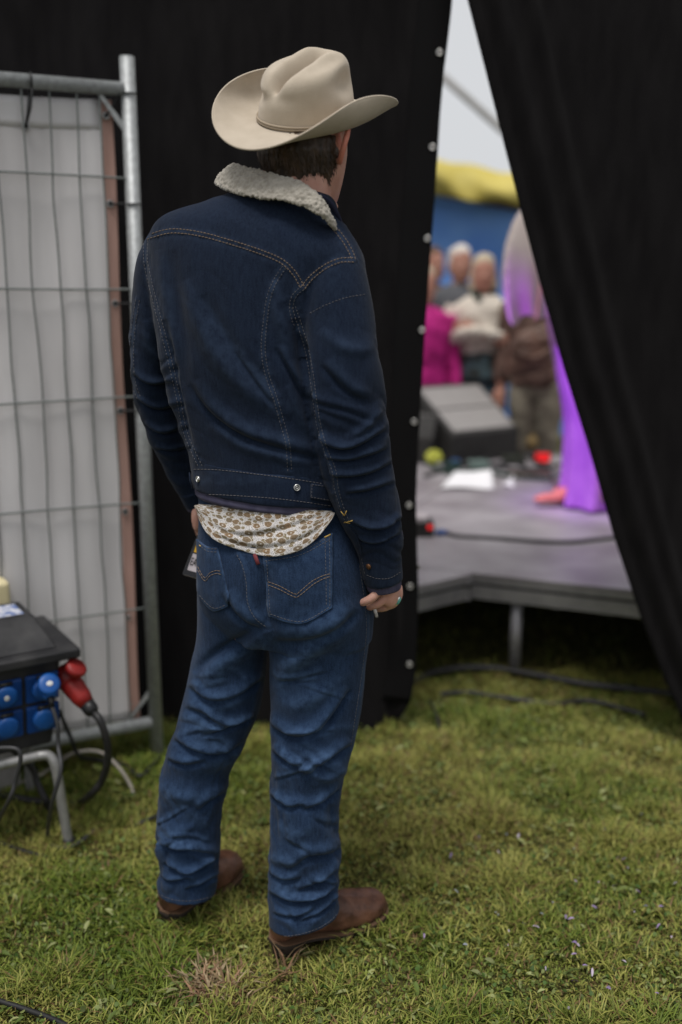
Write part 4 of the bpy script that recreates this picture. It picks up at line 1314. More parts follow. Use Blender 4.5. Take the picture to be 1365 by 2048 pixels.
def grass_blades(n_near, n_far, lmin, lmax, wid, flat):
    x, y = scatter(n_near, n_far)
    keep = np.ones(len(x), bool)
    keep &= ~under_boot(x, y)
    x, y = x[keep], y[keep]
    n = len(x)
    q = np.stack([x, y, np.zeros(n)], 1)
    clump = np.clip(.8 + 1.1 * fbm(q * 6 + 2, 2), .3, 2.0)
    L = rng.uniform(lmin, lmax, n) * clump
    az = rng.uniform(0, 2 * math.pi, n) + 1.4 * noise3(q * 5)
    lean = np.clip(rng.normal(.75 if not flat else 1.42, .33 if not flat else .12, n), .05, 1.55)
    bend = rng.uniform(.1, .7, n) if not flat else rng.uniform(-.1, .25, n)
    d = np.stack([np.cos(az), np.sin(az), np.zeros(n)], 1); s = np.stack([-np.sin(az), np.cos(az), np.zeros(n)], 1)
    z0 = ground_z(x, y) + (rng.uniform(.004, .022, n) if flat else 0)
    p = np.stack([x, y, z0], 1)
    W = rng.uniform(.6, 1.3, n) * wid
    vs = []
    ang = lean * .55
    pos = p
    up = np.array([0, 0, 1.0])
    rows = [(pos, W)]
    for k in range(3):
        pos = pos + (d * np.sin(ang)[:, None] + up * np.cos(ang)[:, None]) * (L / 3)[:, None]
        pos[:, 2] = np.maximum(pos[:, 2], z0 - .002)
        ang = np.clip(ang + bend * .6 + lean * .25, 0, 1.75)
        rows.append((pos.copy(), W * (.95, .7, .0)[k]))
    V = np.concatenate([np.stack([rows[0][0] - s * rows[0][1][:, None], rows[0][0] + s * rows[0][1][:, None],
                                  rows[1][0] + s * rows[1][1][:, None], rows[1][0] - s * rows[1][1][:, None],
                                  rows[2][0] + s * rows[2][1][:, None], rows[2][0] - s * rows[2][1][:, None], rows[3][0]], 1)]).reshape(-1, 3)
    b0 = np.arange(n) * 7
    Q = np.concatenate([np.stack([b0, b0 + 1, b0 + 2, b0 + 3], 1), np.stack([b0 + 3, b0 + 2, b0 + 4, b0 + 5], 1)])
    T = np.stack([b0 + 5, b0 + 4, b0 + 6], 1)
    dry = np.clip(lawn_tone(x, y) + rng.normal(0, .24, n) + (.18 if flat else 0), 0, 1)[:, None]
    g1, g2, st, br = np.array([.030, .066, .007]), np.array([.155, .208, .024]), np.array([.36, .325, .088]), np.array([.16, .095, .042])
    r_ = rng.uniform(0, 1, (n, 1))
    green = g1 + (g2 - g1) * r_
    col = np.where(dry < .6, green * (1 - dry * .5) + st * dry * .5, green * .35 + st * .65)
    col = np.where((rng.uniform(0, 1, (n, 1)) < .07 + .16 * (dry > .85)), br, col)
    me = fast_mesh(V, T, Q)
    set_tint(me, np.repeat(col, 7, 0))
    return me
M_blade = blade_mat('grass_blade')
tag(link('grass', grass_blades(135000, 40000, .018, .055, .0016, False), None, M_blade, False), 'short mown green grass covering the ground', 'grass', kind='stuff')
tag(link('grass_clippings', grass_blades(42000, 8000, .012, .05, .0016, True), None, M_blade, False), 'cut grass and straw lying flat over the lawn', 'clippings', kind='stuff')

def leaves(n, rmin, rmax, cols, lift, tilt, region=None, shape='round', n_far=0):
    x, y = scatter(n, n_far)
    if region is not None:
        k = rng.uniform(0, 1, len(x)) < region(x, y); x, y = x[k], y[k]
    keep = np.ones(len(x), bool)
    keep &= ~under_boot(x, y)
    x, y = x[keep], y[keep]; n = len(x)
    az = rng.uniform(0, 2 * math.pi, n); r = rng.uniform(rmin, rmax, n)
    tl = rng.normal(0, tilt, n); tl2 = rng.normal(0, tilt, n)
    c = np.stack([x, y, ground_z(x, y) + rng.uniform(*lift, n)], 1)
    e = np.stack([np.cos(az) * np.cos(tl), np.sin(az) * np.cos(tl), np.sin(tl)], 1)
    f = np.stack([-np.sin(az) * np.cos(tl2), np.cos(az) * np.cos(tl2), np.sin(tl2)], 1)
    asp = .95 if shape == 'round' else .34
    prof = [(-1, 0), (-.55, .72), (.1, 1), (.7, .7), (1, 0), (.7, -.7), (.1, -1), (-.55, -.72)]
    up = np.array([0, 0, 1.0])
    rows = [c + e * (r * a)[:, None] + f * (r * b * asp)[:, None] + up * (r * (.22 * abs(b) - .18 * abs(a)))[:, None] for a, b in prof]
    V = np.stack(rows + [c], 1).reshape(-1, 3)
    b0 = np.arange(n) * 9
    T = np.concatenate([np.stack([b0 + k, b0 + (k + 1) % 8, b0 + 8], 1) for k in range(8)])
    me = fast_mesh(V, T)
    col = np.array(cols)[rng.integers(0, len(cols), n)] * rng.uniform(.7, 1.25, (n, 1))
    set_tint(me, np.repeat(col, 9, 0))
    return me
tag(link('clover', leaves(15000, .0028, .0068, [(.045, .085, .015), (.08, .12, .025), (.17, .20, .065), (.07, .09, .02)], (.010, .030), .45, lambda x, y: .25 + .75 * (fbm(np.stack([x, y, x * 0], 1) * 3 + 9, 2) > -.05), n_far=2500), None, M_blade, False), 'small round clover leaves spread through the lawn', 'clover', kind='stuff')
tag(link('broad_leaves', leaves(2800, .006, .018, [(.080, .115, .022), (.13, .165, .04), (.23, .25, .10)], (.010, .028), .35, None, 'long', 500), None, M_blade, False), 'torn broad leaves lying in the grass', 'leaves', kind='stuff')
tag(link('purple_petals', leaves(900, .004, .010, [(.30, .22, .38), (.24, .17, .34), (.40, .34, .42), (.22, .24, .28)], (.022, .034), .35, lambda x, y: .75 * np.exp(-(((x - .62) / .34) ** 2 + ((y - 2.12) / .32) ** 2)), 'long'), None, M_blade, False), 'scattered purple confetti petals on the grass at lower right', 'petals', kind='stuff')

def tuft(center, n, L, cols, name, label, sp_=.016):
    Vt, Fc, cc = [], [], []
    for k in range(n):
        a = rng.uniform(0, 2 * math.pi); l = rng.uniform(.5, 1) * L; ln = rng.uniform(.15, 1.35) if sp_ < .02 else rng.uniform(.5, 1.5)
        p0 = np.array([center[0] + rng.normal(0, sp_), center[1] + rng.normal(0, sp_ * .7), -.008])
        d = np.array([math.cos(a) * math.sin(ln), math.sin(a) * math.sin(ln), math.cos(ln)]); s = np.array([-math.sin(a), math.cos(a), 0]) * rng.uniform(.0012, .0032)
        p1 = p0 + d * l * .6; p2 = p0 + d * l + np.array([math.cos(a), math.sin(a), -.6]) * l * .18
        p2[2] = max(p2[2], .008)
        i = len(Vt); Vt += [p0 - s, p0 + s, p1 + s, p1 - s, p2]; Fc += [(i, i + 1, i + 2, i + 3), (i + 3, i + 2, i + 4)]
        c_ = np.array(cols[rng.integers(0, len(cols))]) * rng.uniform(.7, 1.2); cc += [c_] * 5
    me = mesh(np.array(Vt), Fc); set_tint(me, np.array(cc))
    return tag(link(name, me, None, M_blade, False), label, 'dry grass')
STR = [(.26, .185, .10), (.33, .25, .15), (.17, .10, .05), (.24, .14, .08)]
g_ = G(425, 1975); tuft(g_, 260, .07, STR, 'dry_tuft', 'dead straw coloured grass tuft in front of the boots', .042)
g_ = G(572, 1930); tuft((g_[0] - .0, g_[1] - .01), 12, .085, STR, 'dry_tuft', 'few pale dry grass stalks right behind the near boot heel')

# ================================================================== black drapes
M_drape = mat('black_molton', (.0075, .0068, .0073), .95, (.0108, .0099, .0104), 22, 7, sheen=.05, bump=.5, bscale=260, spec=.03, stretch=(1, 1, .25))
M_hem = mat('black_hem', (.0068, .0064, .0068), .9, bump=.3, bscale=400, spec=.08)
EDGE = np.array([(912, -170), (905, -40), (902, 15), (896, 70), (886, 150), (879, 230), (875, 300), (868, 400), (862, 480), (855, 580), (849, 660), (841, 800), (836, 880), (831, 1000), (833, 1090), (836, 1180), (834, 1270), (830, 1350), (820, 1405), (800, 1446), (770, 1468), (730, 1480)], float)
def ydrape(x): return 3.17 - .10 * (x - .3)          # the cloth line runs slightly away to the left
EP = []
for px, py in EDGE:
    Y = 3.15
    for _ in range(4):
        Y = ydrape(P(px, py, Y)[0])
    EP.append(P(px, py, Y))
EP = np.array(EP)
ez = EP[::-1, 2]; ex_ = EP[::-1, 0]
order = np.argsort(ez); ez, ex_ = ez[order], ex_[order]
zs = np.unique(np.concatenate([np.linspace(max(ez[0], -.01), .32, 30), np.linspace(.34, 2.5, 90), np.linspace(2.55, 3.6, 14)]))
us = np.concatenate([np.linspace(0, .72, 70), np.linspace(.73, 1, 60)])
Vd = []
for z in zs:
    xe = np.interp(z, ez, ex_) if z <= ez[-1] else ex_[-1] + (z - ez[-1]) * .05
    xs = -6.5 + (xe + 6.5) * us ** .9
    Vd.append(np.stack([xs, ydrape(xs), np.full(len(xs), z)], 1))
Vd = np.array(Vd)
q = Vd.reshape(-1, 3)
fold = .026 * noise3(np.stack([q[:, 0] * 3.2, q[:, 2] * .35, q[:, 0] * 0], 1)) + .011 * noise3(np.stack([q[:, 0] * 9 + q[:, 2] * .9, q[:, 2] * .9, q[:, 0] * 0 + 4], 1)) + .004 * noise3(q * np.array([7, 1, 5.]))
q[:, 1] += fold
# a deep vertical fold that leaves the lawn behind the right thigh
q[:, 1] += .05 * np.exp(-((q[:, 0] - (.13 + .05 * np.clip(.9 - q[:, 2], 0, 1))) / .035) ** 2) * np.clip((.95 - q[:, 2]) / .5, 0, 1)
dl = obj('stage_drape', (q, grid_faces(len(zs), len(us), False)), M_drape); dl.data.flip_normals(); add_solid(dl, .0025, 0)
tag(dl, 'black cloth drape with a row of metal eyelets behind the man and the fence', 'drape')
LB = bvh_of(dl.data)
hem = []
hz = np.linspace(.10, 2.62, 120)
hv = []
for z in hz:
    xe = np.interp(z, ez, ex_) if z <= ez[-1] else ex_[-1] + (z - ez[-1]) * .05
    for dx in (-.092, -.088, -.03, -.003, .002):
        yy = ydrape(xe + dx)
        h_ = LB.ray_cast(Vector((xe + min(dx, -.004), 0, z)), Vector((0, 1, 0)))[0]
        yy = h_[1] if h_ else yy
        hv.append((xe + dx, yy - (.0055 if dx > -.09 else .001), z))
hmo = obj('eyelet_hem', (np.array(hv), grid_faces(len(hz), 5, False)), M_hem, dl); hmo.data.flip_normals(); add_solid(hmo, .003, 0)
M_eye = mat('eyelet_metal', (.62, .60, .58), .32, metal=.9)
M_eyec = mat('eyelet_core', (.16, .155, .155), .5, metal=.6)
HB = bvh_of(hmo.data)
for px, py in ((880, 105), (866, 294), (856, 477), (845, 660), (829, 843), (819, 1010), (821, 1172), (820, 1328), (796, 1441)):
    c, n = cast(HB, px, py, .003, False)
    if c is None:
        c, n = cast(LB, px, py, .004, True)
    n = n if n[1] < 0 else -n
    eo = obj('eyelet', torus(c, n, .0082, .0023, 20, 8), M_eye, dl)
    obj('eyelet_core', tube([c - n * .001, c + n * .0004], .0065, 14), M_eyec, eo)
# right-hand drape, pulled aside: its free edge slants down to the right
EDR = np.array([(885, -175), (937, 0), (975, 150), (1010, 290), (1048, 440), (1085, 580), (1130, 740), (1180, 900), (1230, 1075), (1285, 1240), (1335, 1370), (1372, 1452)], float)
ER = np.array([P(px, py, 3.04) for px, py in EDR])
zs2 = np.concatenate([np.linspace(.0, 2.5, 90), np.linspace(2.55, 3.6, 12)])
u2 = np.concatenate([np.linspace(0, .12, 50), np.linspace(.125, 1, 60)])
o2 = np.argsort(ER[:, 2]); rz, rx = ER[o2, 2], ER[o2, 0]
Vr = []
for z in zs2:
    xe = np.interp(z, rz, rx) if z < rz[-1] else rx[-1] - (z - rz[-1]) * .1
    if z < rz[0]: xe = rx[0] + (rz[0] - z) * .3
    xs = xe + (6.5 - xe) * u2
    d_ = xs - xe
    yy = 3.04 + .03 * (xs - xe) * .3
    f_ = -.016 * np.exp(-((d_ - .085) / .022) ** 2) - .018 * np.exp(-((d_ - .135 - .02 * z) / .018) ** 2) + .014 * np.exp(-((d_ - .04) / .02) ** 2) + .010 * np.exp(-(d_ / .012) ** 2)
    qq = np.stack([xs * 2.4 + z * .5, np.full(len(xs), z * .5), xs * 0], 1)
    f_ += .02 * noise3(qq) * np.clip(d_ / .2, 0, 1) + .004 * noise3(np.stack([xs * 9 + z * 3, np.full(len(xs), z * 1.2), xs * 0 + 3], 1))
    Vr.append(np.stack([xs, yy + f_, np.full(len(xs), z)], 1))
dr = obj('stage_drape', (np.concatenate(Vr), grid_faces(len(zs2), len(u2), False)), M_drape); dr.data.flip_normals(); add_solid(dr, .0025, 0)
tag(dr, 'black cloth drape pulled aside on the right, its free edge slanting down', 'drape')

# ================================================================== site fence with banner
FA = np.array([-.600, 3.0]); FD = np.array([-.906, -.4226]); FN = np.array([.4226, -.906])
def fp(s, z, off=0.0):
    p_ = FA + FD * s + FN * off
    return np.array([p_[0], p_[1], z])
M_galv = mat('galvanised_steel', (.27, .28, .28), .5, (.40, .415, .42), 60, 5, (.3, .7), bump=.2, bscale=90, metal=.35, spec=.5)
M_wire = mat('fence_wire', (.15, .165, .16), .5, (.21, .22, .215), 80, 3, metal=.4)
fence = empty('fence_panel', fp(0, 0), 'galvanised steel site fence panel with wire mesh at the left', 'fence')
FL = 3.45
obj('post', cyl(fp(0, -.005), fp(0, 2.115), .0213, 24), M_galv, fence)
obj('post', cyl(fp(FL, -.005), fp(FL, 2.115), .0213, 24), M_galv, fence)
obj('post_rim', torus(fp(0, 2.115), (0, 0, 1), .0195, .0022, 24, 6), M_galv, fence)
obj('top_rail', cyl(fp(.015, 2.03), fp(FL - .015, 2.03), .0195, 20), M_galv, fence)
obj('bottom_rail', cyl(fp(.015, .115), fp(FL - .015, .115), .0195, 20), M_galv, fence)
def gusset(s0, s1, z0, z1, z2):
    Vg = [fp(s0, z0, .002), fp(s1, z1, .002), fp(s1 + .012, z1, .002), fp(s0, z2, .002), fp(s0, z0, -.002), fp(s1, z1, -.002), fp(s1 + .012, z1, -.002), fp(s0, z2, -.002)]
    return np.array(Vg), [(0, 1, 2, 3), (7, 6, 5, 4), (0, 4, 5, 1), (1, 5, 6, 2), (2, 6, 7, 3), (3, 7, 4, 0)]
obj('corner_plate', gusset(.012, .075, 1.935, 2.012, 1.905), M_galv, fence, False)
obj('corner_plate', gusset(.012, .085, .235, .130, .210), M_galv, fence, False)
for z in (1.79, 1.483, 1.164, .842, .505):
    ss = np.linspace(.012, FL - .012, 90)
    C = np.array([fp(s, z + .003 * math.sin(s * 5 + z * 7), .006) for s in ss])
    obj('horizontal_wire', tube(C, .0031, 6), M_wire, fence)
wsp = np.arange(.066, FL - .03, .0735)
for k, s in enumerate(wsp):
    zz_ = np.linspace(.115, 2.025, 46)
    wv = .008 * noise3(np.stack([zz_ * 2.6, np.full(46, k * .9), np.full(46, 1.3)], 1)) + .003 * noise3(np.stack([zz_ * 7, np.full(46, k * 1.7), np.full(46, 7.3)], 1))
    wv *= np.clip((2.02 - zz_) / .3, 0, 1)
    C = np.array([fp(s + w_ + (.006 if k else .016), z, .001) for z, w_ in zip(zz_, wv)])
    obj('vertical_wire', tube(C, .0029, 6), M_wire, fence)
M_banner = mat('white_mesh_banner', (.50, .48, .485), .75, (.63, .61, .615), 5, 8, (.3, .7), bump=.12, bscale=700, spec=.15, stretch=(1, 1, .35))
M_bhem = mat('banner_top_hem', (.60, .585, .60), .7)
M_bedge = mat('banner_edge_band', (.33, .20, .165), .8, (.42, .26, .22), 14, 5, stretch=(1, 1, .3))
s_ = np.linspace(.047, FL - .06, 120); z_ = np.linspace(.135, 2.005, 60)
Bv = []
for z in z_:
    for s in s_:
        w_ = .008 * math.sin(s * 3.1 + z * 1.4) + .006 * math.sin(z * 5 + s * 9) + .0055 * math.sin(s * 31 + 2 * z) + .003 * math.sin(s * 67 - 3 * z)
        zz2 = z - (.010 * math.sin(s * 4.2) + .008 * s * .1) * (z > 1.9)
        Bv.append(fp(s + .004 * math.sin(z * 6), zz2, -.018 + w_ * .7))
banner = obj('banner', (np.array(Bv), grid_faces(60, 120, False)), M_banner); add_solid(banner, .0012, 0)
tag(banner, 'white banner with reddish brown edge tied to the wire fence', 'banner')
BN = bvh_of(banner.data)
def bstrip(s0, s1, z0, z1, m, name, lift):
    a, b_ = np.linspace(s0, s1, 8), np.linspace(z0, z1, 60)
    if s1 - s0 > 1: a = np.linspace(s0, s1, 90); b_ = np.linspace(z0, z1, 5)
    Vb = []
    for z in b_:
        for s in a:
            w_ = .008 * math.sin(s * 3.1 + z * 1.4) + .006 * math.sin(z * 5 + s * 9) + .0055 * math.sin(s * 31 + 2 * z) + .003 * math.sin(s * 67 - 3 * z)
            zz2 = z - (.010 * math.sin(s * 4.2) + .008 * s * .1) * (z > 1.9)
            Vb.append(fp(s + .004 * math.sin(z * 6), zz2, -.018 + w_ * .7 + lift))
    o = obj(name, (np.array(Vb), grid_faces(len(b_), len(a), False)), m, banner)
    add_solid(o, .0008, 0); return o
bstrip(.046, .080, .134, 2.004, M_bedge, 'edge_band', .0022)
bstrip(.082, FL - .06, 1.925, 2.003, M_bhem, 'top_hem', .0022)
M_blackp = mat('black_plastic', (.012, .012, .013), .45, spec=.4)
M_eyeg = mat('eyelet_grey', (.33, .33, .33), .4, metal=.7)
for k, z in enumerate((1.958, 1.72, 1.44, 1.125, .815, .475, .185)):
    c = fp(.064, z, -.010); n = np.array([FN[0], FN[1], 0])
    e = obj('eyelet', torus(c, n, .0082, .0028, 18, 6), M_eyeg, banner)
    obj('eyelet_core', tube([c - n * .002, c + n * .0008], .0066, 12), M_blackp, e)
    if k < 4:
        zt = z + (.06 if k == 0 else 0)
        loop = [c + n * .001, fp(.045, (z + zt) / 2, .004), fp(.026, zt, .012)] + [fp(.0238 * math.cos(a), zt, .0238 * math.sin(a)) for a in np.linspace(.5, 5.6, 16)] + [fp(.04, (z + zt) / 2, -.012), c - n * .004]
        z2 = obj('cable_tie', tube(np.array(loop), .0022, 6), M_blackp)
        tag(z2, ['black cable tie at the top corner of the fence post', 'black cable tie on the fence post, second from the top', 'black cable tie on the fence post, third from the top', 'lowest black cable tie round the fence post'][k], 'cable tie', 'cable ties holding the banner')
for k, s in enumerate((.285,)):
    c = fp(s, 1.915, -.010); n = np.array([FN[0], FN[1], 0])
    e = obj('eyelet', torus(c, n, .0085, .003, 18, 6), M_eyeg, banner); obj('eyelet_core', tube([c - n * .002, c + n * .0008], .0066, 12), M_blackp, e)
    loop = [c + n * .002, fp(s - .012, 1.96, .016), fp(s - .018, 2.005, .022)] + [fp(s - .018, 2.03 + .023 * math.sin(a), .023 * math.cos(a)) for a in np.linspace(-.9, 3.9, 14)] + [fp(s - .008, 1.95, -.016), c - n * .004]
    tag(obj('cable_tie', tube(np.array(loop), .0030, 6), M_blackp), 'black cable tie looped over the top rail of the fence', 'cable tie', 'cable ties holding the banner')

# ================================================================== power distribution box on its stand
BC = np.array([-.690, 2.50]); BU = np.array([-.842, -.540]); BW = np.array([-.540, .842])
def bx(u, d, z):
    p_ = BC + BU * u + BW * d
    return np.array([p_[0], p_[1], z])
def prism(pts8):
    return np.array(pts8), [(3, 2, 1, 0), (4, 5, 6, 7), (0, 1, 5, 4), (1, 2, 6, 5), (2, 3, 7, 6), (3, 0, 4, 7)]
def bbox(u0, u1, d0, d1, z0, z1):
    return prism([bx(u0, d0, z0), bx(u1, d0, z0), bx(u1, d1, z0), bx(u0, d1, z0), bx(u0, d0, z1), bx(u1, d0, z1), bx(u1, d1, z1), bx(u0, d1, z1)])
def bev(o, w=.004, seg=2):
    m_ = o.modifiers.new('bevel', 'BEVEL'); m_.width = w; m_.segments = seg; m_.limit_method = 'ANGLE'
    return o
M_rub = mat('black_rubber', (.014, .014, .016), .6, (.042, .041, .042), 14, 9, (.4, .75), bump=.15, bscale=200, spec=.35)
M_blue = mat('blue_plastic', (.004, .062, .26), .42, (.010, .10, .36), 14, spec=.5)
M_blued = mat('blue_plastic_deep', (.004, .045, .20), .4, spec=.4)
M_red = mat('red_plastic', (.30, .012, .009), .5, (.17, .008, .008), 22, spec=.5)
M_dred = mat('red_lid_inside', (.10, .012, .010), .5)
M_whitep = mat('white_mark', (.6, .6, .6), .6)
M_alu = mat('stand_tube', (.34, .335, .33), .45, (.26, .26, .255), 30, 4, metal=.5, spec=.5)
dist = empty('power_distribution_box', bx(.25, .15, 0), 'black rubber power distribution box with blue sockets on tube legs', 'power box')
ZL = .552
bev(obj('lid', join(bbox(0, .56, 0, .33, ZL - .028, ZL)), M_rub, dist, False), .007, 3)
top8 = [bx(.05, .035, ZL), bx(.53, .035, ZL), bx(.53, .31, ZL), bx(.05, .31, ZL), bx(.085, .13, ZL + .072), bx(.50, .13, ZL + .072), bx(.50, .27, ZL + .072), bx(.085, .27, ZL + .072)]
hood = bev(obj('lid_hood', prism(top8), M_rub, dist, False), .006, 3)
stv = [bx(.105, .145, ZL + .0735), bx(.42, .145, ZL + .0735), bx(.42, .245, ZL + .0735), bx(.105, .245, ZL + .0735)]
M_stick = mat('sticker', (.55, .56, .62), .4, (.10, .16, .36), 45, 3, (.45, .6))
obj('sticker', (np.array(stv), [(0, 3, 2, 1)]), M_stick, hood, False)
body8 = [bx(.075, .06, .275), bx(.50, .06, .275), bx(.50, .27, .275), bx(.075, .27, .275), bx(.050, .025, ZL - .026), bx(.52, .025, ZL - .026), bx(.52, .30, ZL - .026), bx(.050, .30, ZL - .026)]
bev(obj('box_body', prism(body8), M_rub, dist, False), .008, 3)
c = bx(.20, .012, ZL - .012); obj('lid_latch', ellipsoid(c, (.012, .004, .006), np.stack([np.append(BU, 0), np.append(BW, 0), [0, 0, 1]], 1)), M_alu, dist)
def front(u, z, off):      # point on the slightly sloping socket face
    d = .025 + (ZL - .026 - z) / (ZL - .301) * .035
    return bx(u, d - off, z)
fn3 = np.array([-BW[0], -BW[1], -.13]); fn3 /= np.linalg.norm(fn3)
fu3 = np.append(-BU, 0); fz3 = np.cross(fn3, fu3) * -1
if fz3[2] < 0: fz3 = -fz3
socket_pos = [(u, z, r) for r, z in enumerate((.452, .362)) for u in (.100, .197, .294, .391)]
for u, z, r in socket_pos:
    c = front(u, z, 0)
    Vs = [c + fu3 * a + fz3 * b_ + fn3 * o_ for o_ in (-.004, .009) for a, b_ in ((-.044, -.040), (.044, -.040), (.044, .040), (-.044, .040))]
    so = bev(obj('socket', prism(Vs), M_blued, dist, False), .005, 2)
    lidn = fn3 + fz3 * .12; lidn /= np.linalg.norm(lidn)
    obj('socket_lid', tube([c + fn3 * .008, c + fn3 * .020, c + fn3 * .023], [.031, .030, .022], 24), M_blue, so)
    obj('hinge', tube([c + fz3 * .036 + fn3 * .014 - fu3 * .016, c + fz3 * .036 + fn3 * .014 + fu3 * .016], .006, 10), M_blackp, so)
    if r == 0 and .15 < u < .25:
        obj('lid_mark', ellipsoid(c + fn3 * .0235, (.007, .008, .0012), np.stack([fu3, fz3, fn3], 1)), M_whitep, so)
# plugs in the upper row with their leads
def plug(u, z, dirv, label):
    c = front(u, z, .02); dv = np.array(dirv, float); dv /= np.linalg.norm(dv)
    o = empty('blue_plug', c, label, 'plug', 'plugs in the power box')
    axis = fn3 * .75 + fz3 * .65 + np.array([.0, 0, 0]); axis /= np.linalg.norm(axis)
    obj('plug_lid', tube([c + axis * .030, c + axis * .038, c + axis * .041], [.029, .0285, .020], 24), M_blue, o)
    obj('plug_body', tube([c, c + fn3 * .02, c + fn3 * .036 - fz3 * .012], [.022, .023, .018], 20), M_blue, o)
    obj('lid_mark', ellipsoid(c + axis * .0415, (.007, .009, .0012), np.stack([np.cross(axis, fu3), fu3, axis], 1)), M_whitep, o)
    obj('strain_relief', tube([c + fn3 * .034 - fz3 * .010, c + fn3 * .046 - fz3 * .036], [.009, .006], 12), M_blackp, o)
    return c + fn3 * .046 - fz3 * .036
pr1 = plug(.094, .456, (0, -1, 0), 'blue plug with white mark at the right of the upper socket row')
pr2 = plug(.294, .448, (0, -1, 0), 'blue plug with white mark at the left edge of the picture')
# red three-phase inlet on the right-hand side
side = np.append(-BU, 0)
cr_ = bx(.052, .10, .485)
red = empty('red_plug', cr_, 'red industrial plug with open lid on the right side of the power box', 'plug')
ax_ = side * .62 + np.array([.1, -.30, -.62]); ax_ /= np.linalg.norm(ax_)
q0 = P(134, 1356, 2.53)
q1 = P(174, 1408, 2.50)
ax_ = q1 - q0; Lr = np.linalg.norm(ax_); ax_ /= Lr
obj('socket_collar', tube([q0 - ax_ * .03, q0 + ax_ * .012, q0 + ax_ * .016], [.033, .033, .030], 24), M_red, red)
obj('plug_body', tube([q0 + ax_ * .012, q0 + ax_ * Lr * .35, q0 + ax_ * Lr * .75, q0 + ax_ * Lr], [.030, .030, .027, .021], 24), M_red, red)
obj('gland', tube([q1 - ax_ * .004, q1 + ax_ * .022, q1 + ax_ * .034], [.021, .020, .013], 18), M_blackp, red)
lc = P(152, 1336, 2.50); ln_ = np.array([.62, -.25, .72]); ln_ /= np.linalg.norm(ln_)
obj('lid', tube([lc - ln_ * .012, lc + ln_ * .006, lc + ln_ * .011], [.028, .030, .024], 24), M_red, red)
obj('lid_seal', tube([lc - ln_ * .0135, lc - ln_ * .011], [.025, .026], 24), M_dred, red)

# tube stand
def stand_tube(pts, r=.014, name='leg'):
    return obj(name, tube(catmull(np.array(pts, float), 24), r, 14), M_alu, dist)
stand_tube([bx(.62, .03, .262), bx(.40, .03, .262), bx(.20, .03, .262), bx(.115, .03, .262)], .013, 'stand_rail')
foot = G(138, 1688, .0)
stand_tube([bx(.125, .03, .262), bx(.098, .022, .258), bx(.085, .010, .225), (bx(.085, .010, .225) * .5 + foot * .5), foot + [0, 0, -.004]], .0135)
stand_tube([bx(.60, .03, .262), bx(.625, .02, .25), bx(.64, -.03, .12), bx(.65, -.06, -.005)], .0135)
stand_tube([bx(.62, .28, .262), bx(.30, .28, .262), bx(.10, .28, .262)], .013, 'stand_rail')
stand_tube([bx(.105, .28, .262), bx(.085, .29, .24), bx(.075, .33, .12), bx(.07, .36, -.005)], .0135)
obj('rubber_foot', tube([foot + [0, 0, -.004], foot + [0, 0, .018]], .0165, 14), M_blackp, dist)

M_cable = mat('black_cable', (.012, .012, .013), .5, (.022, .021, .021), 40, spec=.4)
M_gcable = mat('grey_cable', (.030, .030, .032), .5, spec=.45)
M_wcable = mat('pale_cable', (.34, .31, .27), .6)
def cable(name, pts, r, m, label, n=60):
    return tag(obj(name, tube(catmull(np.array(pts, float), n), r, 10), m), label, 'cable')
cable('cable', [pr1, pr1 + [.008, -.006, -.018], pr1 + [.016, -.014, -.05], pr1 + [.016, -.022, -.10], P(122, 1540, 2.36), P(104, 1610, 2.36), G(96, 1672, .02), G(112, 1694, .008), G(150, 1690, .006), G(190, 1660, .004)], .0058, M_gcable, 'thin dark cable looping down from the right blue plug to the grass')
cable('cable', [pr2, pr2 + [.008, -.006, -.018], pr2 + [.018, -.012, -.05], P(37, 1500, 2.30), P(32, 1560, 2.30), P(14, 1610, 2.31), G(-20, 1660, .01), G(-80, 1690, .006)], .0056, M_gcable, 'thin dark cable hanging from the left blue plug at the picture edge')
cable('cable', [q1 + ax_ * .03, P(200, 1440, 2.47), P(214, 1480, 2.47), P(216, 1520, 2.48), P(205, 1560, 2.50), P(182, 1590, 2.52), G(160, 1604, .012), G(130, 1608, .012), G(60, 1600, .012), G(-60, 1580, .012)], .0105, M_cable, 'thick black cable curving down from the red plug')
cable('cable', [bx(.20, .20, .28), P(60, 1530, 2.62), P(75, 1565, 2.62), P(92, 1600, 2.60), G(104, 1618, .012), G(140, 1612, .012), G(175, 1600, .010)], .0095, M_cable, 'thick black cable hanging under the power box')
cable('cable', [G(20, 1570, .006), G(70, 1556, .008), G(110, 1530, .012), P(150, 1506, 2.83), P(200, 1504, 2.86), P(238, 1535, 2.80), G(262, 1572, .006), G(266, 1590, -.006)], .0052, M_wcable, 'pale cable arching over the grass below the fence')
cable('cable', [P(118, 1420, 2.75), P(140, 1470, 2.80), P(160, 1512, 2.84), G(200, 1520, .01), G(250, 1530, .01), G(280, 1552, .01), G(310, 1525, .01), G(345, 1490, .01), G(420, 1470, .008)], .0062, M_cable, 'black cable lying on the grass at the foot of the fence post')
cable('cable', [G(-60, 1672, .01), G(0, 1686, .012), G(50, 1702, .010), G(100, 1716, .004)], .0055, M_cable, 'short black cable in the grass at the left edge')
cable('cable', [G(268, 1652, .006), G(290, 1642, .012), G(318, 1630, .010), G(360, 1610, .004)], .0055, M_cable, 'black cable end in the grass beside the left trouser leg')
cable('cable', [G(-40, 1988, .010), G(0, 2002, .010), G(50, 2018, .008), G(110, 2040, .008), G(160, 2065, .008)], .0058, M_cable, 'black cable in the grass at the lower left corner')

